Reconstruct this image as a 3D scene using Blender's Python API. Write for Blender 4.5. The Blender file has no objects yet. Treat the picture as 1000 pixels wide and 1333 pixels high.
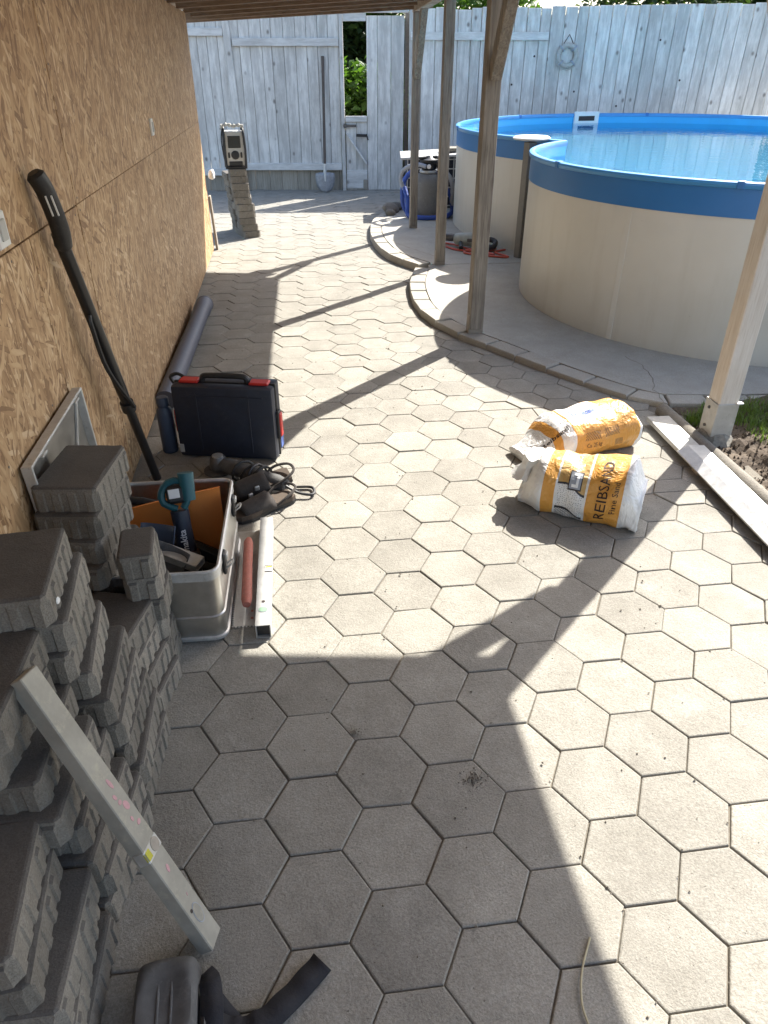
import bpy, bmesh, math, random
from mathutils import Vector, Matrix, Euler, noise
random.seed(7)
SC = bpy.context.scene
COL = SC.collection
R = math.radians

# ---------------------------------------------------------------- camera
cam_d = bpy.data.cameras.new("camera")
cam = bpy.data.objects.new("camera", cam_d); COL.objects.link(cam)
right = Vector((0.99216, -0.12498, 0.000375)); up = Vector((0.066234, 0.528345, 0.846442)); fwd = Vector((0.105986, 0.839781, -0.53248))
cam.matrix_world = Matrix(((right.x, up.x, -fwd.x, 0.0347), (right.y, up.y, -fwd.y, -0.8525), (right.z, up.z, -fwd.z, 1.5), (0, 0, 0, 1)))
cam_d.sensor_fit = 'VERTICAL'; cam_d.sensor_height = 36; cam_d.lens = 36 * 920.9 / 1333
cam_d.clip_start = 0.02; cam_d.clip_end = 500
SC.camera = cam
# ---------------------------------------------------------------- sky, sun, exposure
SUN_EL, SUN_AZ = R(41.5), R(45.5)          # azimuth from +Y towards +X
world = bpy.data.worlds.new("World"); SC.world = world; world.use_nodes = True
nt = world.node_tree; bg = nt.nodes["Background"]
sky = nt.nodes.new("ShaderNodeTexSky"); sky.sky_type = 'NISHITA'; sky.sun_disc = False
sky.sun_elevation = SUN_EL; sky.sun_rotation = SUN_AZ; sky.air_density = 1.0; sky.dust_density = 2.2
nt.links.new(sky.outputs[0], bg.inputs[0]); bg.inputs[1].default_value = 0.14
sl = bpy.data.lights.new("sun", 'SUN'); sl.energy = 5.0; sl.angle = R(0.5); sl.color = (1.0, 0.955, 0.88)
sun = bpy.data.objects.new("sun", sl); COL.objects.link(sun); sun.location = (8, 8, 9)
sd = Vector((math.sin(SUN_AZ) * math.cos(SUN_EL), math.cos(SUN_AZ) * math.cos(SUN_EL), math.sin(SUN_EL)))
sun.rotation_euler = sd.to_track_quat('Z', 'Y').to_euler()
SC.view_settings.view_transform = 'Standard'; SC.view_settings.look = 'None'
SC.view_settings.exposure = 1.52; SC.view_settings.gamma = 1.0; SC.view_settings.use_curve_mapping = False
SC.render.engine = 'CYCLES'
SC.cycles.max_bounces = 10; SC.cycles.transparent_max_bounces = 12; SC.cycles.diffuse_bounces = 5

# ---------------------------------------------------------------- materials
def new_mat(name):
    m = bpy.data.materials.new(name); m.use_nodes = True
    return m, m.node_tree, m.node_tree.nodes["Principled BSDF"]
def nd(t, kind, **kw):
    n = t.nodes.new(kind)
    for k, v in kw.items():
        if k.startswith('i_'): n.inputs[k[2:]].default_value = v
        else: setattr(n, k, v)
    return n
def ramp(t, fac, stops, interp='LINEAR'):
    n = t.nodes.new("ShaderNodeValToRGB"); n.color_ramp.interpolation = interp
    e = n.color_ramp.elements
    while len(e) < len(stops): e.new(0.5)
    for el, (p, c) in zip(e, stops):
        el.position = p; el.color = (*c, 1) if len(c) == 3 else c
    t.links.new(fac, n.inputs[0]); return n.outputs[0]
def mixc(t, fac, a, b, mode='MIX'):
    n = t.nodes.new("ShaderNodeMix"); n.data_type = 'RGBA'; n.blend_type = mode
    for s, v in ((n.inputs[0], fac), (n.inputs[6], a), (n.inputs[7], b)):
        if hasattr(v, 'links'): t.links.new(v, s)
        else: s.default_value = v if isinstance(v, (int, float)) else (*v, 1)
    return n.outputs[2]
def math_n(t, op, a, b=0.0, c=None):
    n = t.nodes.new("ShaderNodeMath"); n.operation = op
    for s, v in zip(n.inputs, (a, b, c)):
        if v is None: continue
        if hasattr(v, 'links'): t.links.new(v, s)
        else: s.default_value = v
    return n.outputs[0]
def coords(t, scale=(1, 1, 1), rot=(0, 0, 0), rnd=True):
    """object coordinates, shifted by a random amount for every object"""
    tc = t.nodes.new("ShaderNodeTexCoord"); v = tc.outputs["Object"]
    if rnd:
        oi = t.nodes.new("ShaderNodeObjectInfo")
        sc = t.nodes.new("ShaderNodeVectorMath"); sc.operation = 'MULTIPLY_ADD'
        cb = t.nodes.new("ShaderNodeCombineXYZ")
        for i, f in enumerate((37.1, 71.7, 53.3)):
            t.links.new(math_n(t, 'MULTIPLY', oi.outputs["Random"], f), cb.inputs[i])
        t.links.new(v, sc.inputs[0]); sc.inputs[1].default_value = (1, 1, 1); t.links.new(cb.outputs[0], sc.inputs[2]); v = sc.outputs[0]
    mp = t.nodes.new("ShaderNodeMapping"); mp.inputs["Scale"].default_value = scale; mp.inputs["Rotation"].default_value = rot
    t.links.new(v, mp.inputs[0]); return mp.outputs[0]
def noise_n(t, vec, scale, detail=4, rough=0.6, dist=0.0):
    n = nd(t, "ShaderNodeTexNoise"); n.inputs["Scale"].default_value = scale; n.inputs["Detail"].default_value = detail
    n.inputs["Roughness"].default_value = rough; n.inputs["Distortion"].default_value = dist
    t.links.new(vec, n.inputs["Vector"]); return n.outputs["Fac"]
def bump(t, bs, h, strength, dist):
    n = t.nodes.new("ShaderNodeBump"); n.inputs["Strength"].default_value = strength; n.inputs["Distance"].default_value = dist
    t.links.new(h, n.inputs["Height"]); t.links.new(n.outputs[0], bs.inputs["Normal"])
def rnd_tint(t, col, amt, seed=1.0):
    oi = t.nodes.new("ShaderNodeObjectInfo")
    f = math_n(t, 'FRACT', math_n(t, 'MULTIPLY', oi.outputs["Random"], 13.7 * seed))
    v = math_n(t, 'MULTIPLY_ADD', f, 2 * amt, 1 - amt)
    n = nd(t, "ShaderNodeHueSaturation"); t.links.new(v, n.inputs["Value"]); t.links.new(col, n.inputs["Color"])
    return n.outputs[0]

def stone_mat(name, c1, c2, dark, tint=0.1, grain=260, rough=0.9, bstr=0.5, speck=0.62, patches=False):
    m, t, bs = new_mat(name); v = coords(t)
    big = noise_n(t, v, 6, 5, 0.65); col = ramp(t, big, [(0.3, c1), (0.7, c2)])
    fine = noise_n(t, v, grain, 3, 0.7)
    col = mixc(t, ramp(t, fine, [(0.3, (0, 0, 0)), (0.75, (1, 1, 1))]), mixc(t, 1.0, col, (0.58, 0.56, 0.54), 'MULTIPLY'), col)
    mid = noise_n(t, v, 70, 4, 0.7)
    col = mixc(t, ramp(t, mid, [(speck, (0, 0, 0)), (speck + 0.1, (0.75, 0.75, 0.75))]), col, dark)
    st = noise_n(t, v, 13, 6, 0.75, 0.6)
    col = mixc(t, ramp(t, st, [(0.5, (0, 0, 0)), (0.75, (0.35, 0.35, 0.35))]), col, dark)
    if patches:      # stains and pale bloom that run on from stone to stone
        ge = t.nodes.new("ShaderNodeNewGeometry"); w1 = noise_n(t, ge.outputs["Position"], 2.2, 6, 0.65, 0.5); w2 = noise_n(t, ge.outputs["Position"], 8.0, 5, 0.7)
        col = mixc(t, ramp(t, w1, [(0.50, (0, 0, 0)), (0.74, (0.32, 0.32, 0.32))]), col, dark)
        col = mixc(t, ramp(t, w2, [(0.56, (0, 0, 0)), (0.74, (0.3, 0.3, 0.3))]), col, (0.44, 0.42, 0.37))
        pit = noise_n(t, v, 130, 2, 0.5); col = mixc(t, ramp(t, pit, [(0.70, (0, 0, 0)), (0.76, (0.8, 0.8, 0.8))]), col, (0.09, 0.08, 0.065))
    if tint: col = rnd_tint(t, col, tint)
    t.links.new(col, bs.inputs["Base Color"]); bs.inputs["Roughness"].default_value = rough
    bump(t, bs, math_n(t, 'ADD', fine, math_n(t, 'MULTIPLY', mid, 1.5)), bstr, 0.002)
    return m
def wood_mat(name, c1, c2, dark, along='z', tint=0.12, rough=0.75, knots=0.0, paint=None):
    """grain stretched along one axis; optional thin paint with bare streaks"""
    m, t, bs = new_mat(name)
    sc = {'z': (1, 1, 0.05), 'y': (1, 0.05, 1), 'x': (0.05, 1, 1)}[along]
    v = coords(t, sc); vv = coords(t)
    g = noise_n(t, v, 55, 5, 0.65, 0.4); g2 = noise_n(t, v, 160, 3, 0.6)
    col = ramp(t, g, [(0.3, c1), (0.65, c2)])
    col = mixc(t, ramp(t, g2, [(0.5, (0, 0, 0)), (0.8, (0.7, 0.7, 0.7))]), col, dark)
    if paint:
        b = noise_n(t, coords(t, {'z': (1, 1, 0.16), 'y': (1, 0.16, 1), 'x': (0.16, 1, 1)}[along]), 16, 6, 0.72)
        col = mixc(t, ramp(t, b, [(0.44, (0, 0, 0)), (0.60, (1, 1, 1))]), mixc(t, 0.5, col, paint), paint)
    if knots:
        kv = nd(t, "ShaderNodeTexVoronoi"); kv.inputs["Scale"].default_value = knots
        t.links.new(coords(t, {'z': (1, 1, 0.7), 'y': (1, 0.7, 1), 'x': (0.7, 1, 1)}[along]), kv.inputs["Vector"])
        k = ramp(t, kv.outputs["Distance"], [(0.05, (0.8, 0.8, 0.8)), (0.14, (0, 0, 0))])
        col = mixc(t, k, col, dark)
    dirt = noise_n(t, vv, 3.0, 4, 0.6)
    col = mixc(t, ramp(t, dirt, [(0.45, (0, 0, 0)), (0.8, (0.3, 0.3, 0.3))]), col, dark)
    if tint: col = rnd_tint(t, col, tint)
    t.links.new(col, bs.inputs["Base Color"]); bs.inputs["Roughness"].default_value = rough
    bump(t, bs, g, 0.5, 0.004)
    return m
def plain_mat(name, c, rough=0.5, metal=0.0, var=0.12, scale=30, wear=None, bstr=0.0):
    m, t, bs = new_mat(name); v = coords(t)
    n = noise_n(t, v, scale, 5, 0.65)
    d = tuple(x * (1 - var) for x in c); l = tuple(min(1, x * (1 + var)) for x in c)
    col = ramp(t, n, [(0.3, d), (0.7, l)])
    if wear:
        w = noise_n(t, v, scale * 2.3, 6, 0.75)
        col = mixc(t, ramp(t, w, [(0.54, (0, 0, 0)), (0.72, (0.8, 0.8, 0.8))]), col, wear)
    t.links.new(col, bs.inputs["Base Color"])
    t.links.new(math_n(t, 'MULTIPLY_ADD', n, 0.3, rough - 0.15), bs.inputs["Roughness"])
    bs.inputs["Metallic"].default_value = metal
    if bstr: bump(t, bs, n, bstr, 0.003)
    return m

M = {}
M['paver'] = stone_mat('paver_concrete', (0.285, 0.272, 0.235), (0.39, 0.376, 0.33), (0.175, 0.162, 0.14), 0.11, 210, 0.92, 0.8, 0.63, patches=True)
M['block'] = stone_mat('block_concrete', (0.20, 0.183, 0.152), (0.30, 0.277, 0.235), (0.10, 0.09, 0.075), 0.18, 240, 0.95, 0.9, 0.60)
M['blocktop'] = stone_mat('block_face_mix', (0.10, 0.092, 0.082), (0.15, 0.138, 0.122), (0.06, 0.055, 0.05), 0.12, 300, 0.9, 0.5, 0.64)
M['pad'] = stone_mat('pad_concrete', (0.43, 0.415, 0.365), (0.52, 0.50, 0.445), (0.27, 0.255, 0.215), 0.0, 240, 0.9, 0.5, 0.68, patches=True)
M['kerb'] = stone_mat('kerb_concrete', (0.41, 0.39, 0.34), (0.50, 0.48, 0.42), (0.27, 0.25, 0.215), 0.1, 260, 0.9, 0.5, 0.66)
M['joint'] = stone_mat('joint_sand', (0.17, 0.152, 0.122), (0.26, 0.235, 0.19), (0.08, 0.07, 0.055), 0, 300, 0.95, 0.8, 0.6)
M['soil'] = stone_mat('soil', (0.09, 0.066, 0.045), (0.17, 0.13, 0.09), (0.045, 0.032, 0.022), 0, 120, 0.95, 1.0, 0.55)
M['grit'] = stone_mat('grit_stone', (0.17, 0.15, 0.12), (0.30, 0.27, 0.22), (0.08, 0.07, 0.06), 0, 400, 0.9, 0.3, 0.6)
M['white_fence'] = wood_mat('white_washed_board', (0.27, 0.26, 0.24), (0.42, 0.41, 0.39), (0.15, 0.135, 0.12), 'z', 0.13, 0.85, 5.5, (0.68, 0.67, 0.635))
M['white_rail'] = wood_mat('white_washed_rail', (0.32, 0.31, 0.29), (0.46, 0.45, 0.43), (0.2, 0.18, 0.16), 'x', 0.08, 0.85, 3.5, (0.67, 0.665, 0.64))
M['plinth'] = wood_mat('bare_weathered_board', (0.30, 0.27, 0.22), (0.42, 0.38, 0.32), (0.13, 0.11, 0.08), 'z', 0.12, 0.85, 3)
M['post'] = wood_mat('weathered_post', (0.18, 0.155, 0.125), (0.34, 0.305, 0.255), (0.055, 0.042, 0.032), 'z', 0.1, 0.85, 4.2)
M['post_pale'] = wood_mat('pale_pine_post', (0.58, 0.54, 0.47), (0.67, 0.635, 0.57), (0.40, 0.33, 0.25), 'z', 0.0, 0.7, 3.2)
M['shaft'] = wood_mat('dark_handle_wood', (0.07, 0.055, 0.045), (0.12, 0.095, 0.08), (0.03, 0.025, 0.02), 'z', 0, 0.7)
M['beam'] = wood_mat('weathered_beam', (0.24, 0.19, 0.14), (0.38, 0.32, 0.25), (0.10, 0.07, 0.05), 'y', 0.1, 0.8, 3)
M['joist'] = wood_mat('roof_joist', (0.15, 0.10, 0.065), (0.24, 0.17, 0.12), (0.06, 0.04, 0.025), 'x', 0.15, 0.8, 3)
M['deckboard'] = wood_mat('roof_board', (0.34, 0.27, 0.2), (0.46, 0.38, 0.3), (0.16, 0.11, 0.08), 'y', 0.12, 0.8, 3)
M['alu'] = plain_mat('brushed_aluminium', (0.50, 0.485, 0.45), 0.36, 0.95, 0.10, 30)
M['alu_dull'] = plain_mat('dull_aluminium', (0.58, 0.58, 0.56), 0.5, 0.65, 0.12, 25, (0.40, 0.38, 0.34))
M['alu_old'] = plain_mat('mortar_stained_aluminium', (0.50, 0.49, 0.45), 0.55, 0.4, 0.15, 14, (0.36, 0.34, 0.28))
M['level_old'] = plain_mat('mortar_grey_level', (0.30, 0.285, 0.24), 0.6, 0.15, 0.2, 10, (0.42, 0.39, 0.30))
M['level_new'] = plain_mat('satin_level', (0.40, 0.40, 0.385), 0.55, 0.3, 0.1, 20, (0.33, 0.32, 0.30))
M['post_grey'] = plain_mat('grey_painted_steel', (0.17, 0.165, 0.145), 0.5, 0.2, 0.15, 12)
M['blade'] = plain_mat('worn_shovel_steel', (0.30, 0.31, 0.33), 0.5, 0.5, 0.2, 25)
M['galv'] = plain_mat('galvanised_steel', (0.50, 0.50, 0.48), 0.45, 0.7, 0.15, 40)
M['shoe'] = plain_mat('weathered_zinc', (0.30, 0.27, 0.23), 0.6, 0.3, 0.2, 40)
M['steel_dark'] = plain_mat('dark_steel', (0.13, 0.125, 0.12), 0.5, 0.6, 0.2, 40)
M['black'] = plain_mat('black_plastic', (0.016, 0.016, 0.017), 0.5, 0, 0.2, 40, (0.045, 0.043, 0.04))
M['black_smooth'] = plain_mat('black_smooth_plastic', (0.012, 0.012, 0.013), 0.38, 0, 0.2, 60)
M['black_fabric'] = plain_mat('black_webbing', (0.014, 0.014, 0.018), 0.85, 0, 0.3, 120, None, 0.4)
M['navy'] = plain_mat('navy_plastic', (0.012, 0.017, 0.032), 0.5, 0, 0.2, 25, (0.03, 0.033, 0.042))
M['bottle'] = plain_mat('slate_blue_paint', (0.045, 0.066, 0.11), 0.5, 0, 0.1, 20)
M['pipe'] = plain_mat('grey_blue_pvc', (0.085, 0.095, 0.125), 0.5, 0, 0.1, 12, (0.14, 0.14, 0.15))
M['red'] = plain_mat('red_plastic', (0.50, 0.022, 0.018), 0.45, 0, 0.1, 40)
M['red_wood'] = plain_mat('worn_red_wood', (0.40, 0.13, 0.09), 0.7, 0, 0.15, 60, (0.42, 0.27, 0.2))
M['teal'] = plain_mat('teal_plastic', (0.010, 0.085, 0.105), 0.45, 0, 0.1, 40)
M['orange'] = plain_mat('orange_board', (0.62, 0.19, 0.028), 0.6, 0, 0.08, 8)
M['white'] = plain_mat('white_plastic', (0.72, 0.72, 0.70), 0.5, 0, 0.05, 20)
M['ink'] = plain_mat('dark_print', (0.03, 0.02, 0.018), 0.6, 0, 0.1, 20)
M['ink_grey'] = plain_mat('grey_print', (0.28, 0.30, 0.33), 0.6, 0, 0.1, 20)
M['ink_blue'] = plain_mat('blue_print', (0.10, 0.16, 0.42), 0.6, 0, 0.1, 20)
M['ink_white'] = plain_mat('white_print', (0.75, 0.75, 0.74), 0.6, 0, 0.05, 20)
M['ink_pink'] = plain_mat('pink_marker', (0.48, 0.27, 0.28), 0.7, 0, 0.15, 60)
M['green_print'] = plain_mat('green_print', (0.20, 0.33, 0.22), 0.6, 0, 0.1, 20)
M['vial'] = plain_mat('yellow_vial', (0.45, 0.42, 0.05), 0.25, 0, 0.1, 20)
def panel_mat():
    m, t, bs = new_mat('pool_cream_panel'); v = coords(t, (1, 1, 0.12), rnd=False); vv = coords(t, rnd=False)
    st = noise_n(t, v, 9, 5, 0.65); big = noise_n(t, vv, 1.4, 4); sp = noise_n(t, vv, 26, 3, 0.6)
    col = ramp(t, big, [(0.3, (0.60, 0.585, 0.52)), (0.7, (0.68, 0.665, 0.60))])
    col = mixc(t, ramp(t, st, [(0.5, (0, 0, 0)), (0.78, (0.32, 0.32, 0.32))]), col, (0.48, 0.44, 0.35))
    col = mixc(t, ramp(t, sp, [(0.73, (0, 0, 0)), (0.78, (0.7, 0.7, 0.7))]), col, (0.22, 0.19, 0.14))
    t.links.new(col, bs.inputs["Base Color"]); t.links.new(math_n(t, 'MULTIPLY_ADD', big, 0.3, 0.3), bs.inputs["Roughness"]); bump(t, bs, big, 0.25, 0.02); return m
M['beige'] = panel_mat()
M['band'] = plain_mat('pool_blue_band', (0.022, 0.165, 0.44), 0.38, 0, 0.06, 2)
M['rim'] = plain_mat('pool_blue_rail', (0.05, 0.26, 0.56), 0.35, 0, 0.06, 4)
M['liner'] = plain_mat('pool_blue_liner', (0.04, 0.40, 0.74), 0.45, 0, 0.05, 3)
M['floor'] = plain_mat('pool_floor_liner', (0.22, 0.66, 0.84), 0.5, 0, 0.04, 2)  # liner blue made paler here, standing in for sunlight lost through the water
M['hose'] = plain_mat('blue_hose', (0.03, 0.075, 0.33), 0.5, 0, 0.15, 20)
M['hose_grey'] = plain_mat('grey_hose', (0.30, 0.33, 0.38), 0.5, 0, 0.12, 20)
M['tank'] = plain_mat('grey_tank', (0.15, 0.148, 0.14), 0.6, 0, 0.12, 18, (0.24, 0.23, 0.21))
M['drillgreen'] = plain_mat('grey_green_casing', (0.36, 0.39, 0.36), 0.55, 0, 0.15, 20)
M['redcable'] = plain_mat('red_cable', (0.50, 0.085, 0.05), 0.5, 0, 0.1, 20)
M['rubber'] = plain_mat('dusty_rubber', (0.085, 0.084, 0.082), 0.75, 0, 0.35, 18, (0.15, 0.147, 0.14), 0.3)
M['suede'] = plain_mat('dark_suede', (0.040, 0.034, 0.030), 0.9, 0, 0.25, 60, (0.075, 0.065, 0.055), 0.4)
M['cork'] = plain_mat('cork_sole', (0.075, 0.055, 0.04), 0.85, 0, 0.25, 120)
M['silver'] = plain_mat('silver_plastic', (0.46, 0.455, 0.43), 0.45, 0.2, 0.08, 20)
M['screen'] = plain_mat('dark_screen', (0.02, 0.022, 0.022), 0.2, 0, 0.1, 20)
M['rope'] = plain_mat('grey_rope', (0.40, 0.40, 0.37), 0.9, 0, 0.25, 90, None, 0.5)
M['straw'] = plain_mat('dry_straw', (0.42, 0.37, 0.24), 0.8, 0, 0.15, 60)
M['mat_clay'] = plain_mat('mortar_lump', (0.24, 0.22, 0.18), 0.95, 0, 0.3, 60, None, 0.6)

def osb_mat():
    m, t, bs = new_mat('osb_strands')
    tc = t.nodes.new("ShaderNodeTexCoord"); ob = tc.outputs["Object"]
    oi = t.nodes.new("ShaderNodeObjectInfo")
    sx = t.nodes.new("ShaderNodeSeparateXYZ"); t.links.new(ob, sx.inputs[0])
    cb = t.nodes.new("ShaderNodeCombineXYZ")
    t.links.new(math_n(t, 'MULTIPLY_ADD', oi.outputs["Random"], 17.0, sx.outputs[1]), cb.inputs[0]); t.links.new(sx.outputs[2], cb.inputs[1])
    wob = nd(t, "ShaderNodeTexNoise"); wob.inputs["Scale"].default_value = 9; t.links.new(cb.outputs[0], wob.inputs["Vector"])
    wm = nd(t, "ShaderNodeVectorMath", operation='MULTIPLY_ADD'); t.links.new(wob.outputs["Color"], wm.inputs[0]); wm.inputs[1].default_value = (0.02, 0.02, 0.0); t.links.new(cb.outputs[0], wm.inputs[2])
    best = None; tint = None; hgt = None
    for i, (ang, lx, ly) in enumerate(((62, 8.0, 48), (100, 10, 60), (25, 9, 52), (138, 9, 64), (80, 13, 85), (115, 7, 44))):
        mp = nd(t, "ShaderNodeMapping"); mp.inputs["Rotation"].default_value = (0, 0, R(ang)); mp.inputs["Location"].default_value = (i * 3.3, i * 7.1, 0)
        t.links.new(wm.outputs[0], mp.inputs[0])
        m2 = nd(t, "ShaderNodeMapping"); m2.inputs["Scale"].default_value = (lx * 1.2, ly * 1.25, 1); t.links.new(mp.outputs[0], m2.inputs[0])
        vo = nd(t, "ShaderNodeTexVoronoi", voronoi_dimensions='2D'); vo.inputs["Scale"].default_value = 1.0; vo.inputs["Randomness"].default_value = 1
        t.links.new(m2.outputs[0], vo.inputs["Vector"])
        sp = nd(t, "ShaderNodeSeparateColor"); t.links.new(vo.outputs["Color"], sp.inputs[0])
        pri, tn = sp.outputs[0], sp.outputs[1]
        gr = noise_n(t, m2.outputs[0], 3.0, 4, 0.7)
        tn = math_n(t, 'MULTIPLY_ADD', math_n(t, 'SUBTRACT', gr, 0.5), 0.35, tn)
        tn = math_n(t, 'SUBTRACT', tn, math_n(t, 'MULTIPLY', math_n(t, 'POWER', vo.outputs["Distance"], 3.0), 0.7))
        if best is None: best, tint = pri, tn
        else:
            gt = math_n(t, 'GREATER_THAN', pri, best)
            tint = math_n(t, 'ADD', math_n(t, 'MULTIPLY', tn, gt), math_n(t, 'MULTIPLY', tint, math_n(t, 'SUBTRACT', 1.0, gt)))
            best = math_n(t, 'MAXIMUM', pri, best)
    col = ramp(t, tint, [(0.0, (0.22, 0.122, 0.055)), (0.2, (0.36, 0.218, 0.105)), (0.55, (0.48, 0.31, 0.16)), (0.85, (0.58, 0.405, 0.23)), (1.0, (0.66, 0.50, 0.32))])
    big = noise_n(t, wm.outputs[0], 1.3, 3)
    col = mixc(t, ramp(t, big, [(0.4, (0, 0, 0)), (0.75, (0.35, 0.35, 0.35))]), col, (0.29, 0.17, 0.08))
    t.links.new(col, bs.inputs["Base Color"]); bs.inputs["Roughness"].default_value = 0.62
    bump(t, bs, tint, 0.4, 0.002)
    return m
M['osb'] = osb_mat()

def leaf_mat(name, c1, c2):
    m, t, bs = new_mat(name)
    tc = t.nodes.new("ShaderNodeTexCoord")
    n = noise_n(t, tc.outputs["Object"], 7, 3); col = ramp(t, n, [(0.3, c1), (0.7, c2)])
    t.links.new(col, bs.inputs["Base Color"]); bs.inputs["Roughness"].default_value = 0.55
    tr = t.nodes.new("ShaderNodeBsdfTranslucent"); t.links.new(mixc(t, 1.0, col, (0.9, 1.0, 0.4), 'MULTIPLY'), tr.inputs[0])
    mx = t.nodes.new("ShaderNodeMixShader"); mx.inputs[0].default_value = 0.45
    out = t.nodes["Material Output"]; t.links.new(bs.outputs[0], mx.inputs[1]); t.links.new(tr.outputs[0], mx.inputs[2]); t.links.new(mx.outputs[0], out.inputs[0])
    return m
M['leaf'] = leaf_mat('leaf_green', (0.055, 0.12, 0.022), (0.12, 0.22, 0.04))
M['leaf_dark'] = leaf_mat('leaf_dark', (0.025, 0.05, 0.014), (0.05, 0.09, 0.025))
M['grass'] = leaf_mat('grass_blade', (0.09, 0.15, 0.03), (0.17, 0.24, 0.06))
M['bark'] = wood_mat('bark', (0.06, 0.04, 0.03), (0.12, 0.09, 0.06), (0.03, 0.02, 0.015), 'z', 0)

def water_mat():
    m, t, bs = new_mat('pool_water'); out = t.nodes["Material Output"]
    tc = t.nodes.new("ShaderNodeTexCoord")
    bp = t.nodes.new("ShaderNodeBump"); bp.inputs["Strength"].default_value = 0.12; bp.inputs["Distance"].default_value = 0.02
    t.links.new(noise_n(t, tc.outputs["Object"], 7, 2, 0.5), bp.inputs["Height"])
    gl = t.nodes.new("ShaderNodeBsdfGlossy"); gl.inputs["Roughness"].default_value = 0.01; t.links.new(bp.outputs[0], gl.inputs["Normal"])
    tp = t.nodes.new("ShaderNodeBsdfTransparent"); tp.inputs[0].default_value = (0.80, 0.96, 1.0, 1)
    fr = t.nodes.new("ShaderNodeFresnel"); fr.inputs[0].default_value = 1.33; t.links.new(bp.outputs[0], fr.inputs["Normal"])
    rf = t.nodes.new("ShaderNodeBsdfRefraction"); rf.inputs["IOR"].default_value = 1.33; rf.inputs["Roughness"].default_value = 0.0; rf.inputs[0].default_value = (0.80, 0.97, 1.0, 1); t.links.new(bp.outputs[0], rf.inputs["Normal"])
    m0 = t.nodes.new("ShaderNodeMixShader"); m0.inputs[0].default_value = 0.5; t.links.new(tp.outputs[0], m0.inputs[1]); t.links.new(rf.outputs[0], m0.inputs[2])
    mx = t.nodes.new("ShaderNodeMixShader"); t.links.new(fr.outputs[0], mx.inputs[0]); t.links.new(m0.outputs[0], mx.inputs[1]); t.links.new(gl.outputs[0], mx.inputs[2])
    t.links.new(mx.outputs[0], out.inputs[0]); return m
M['water'] = water_mat()

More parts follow.
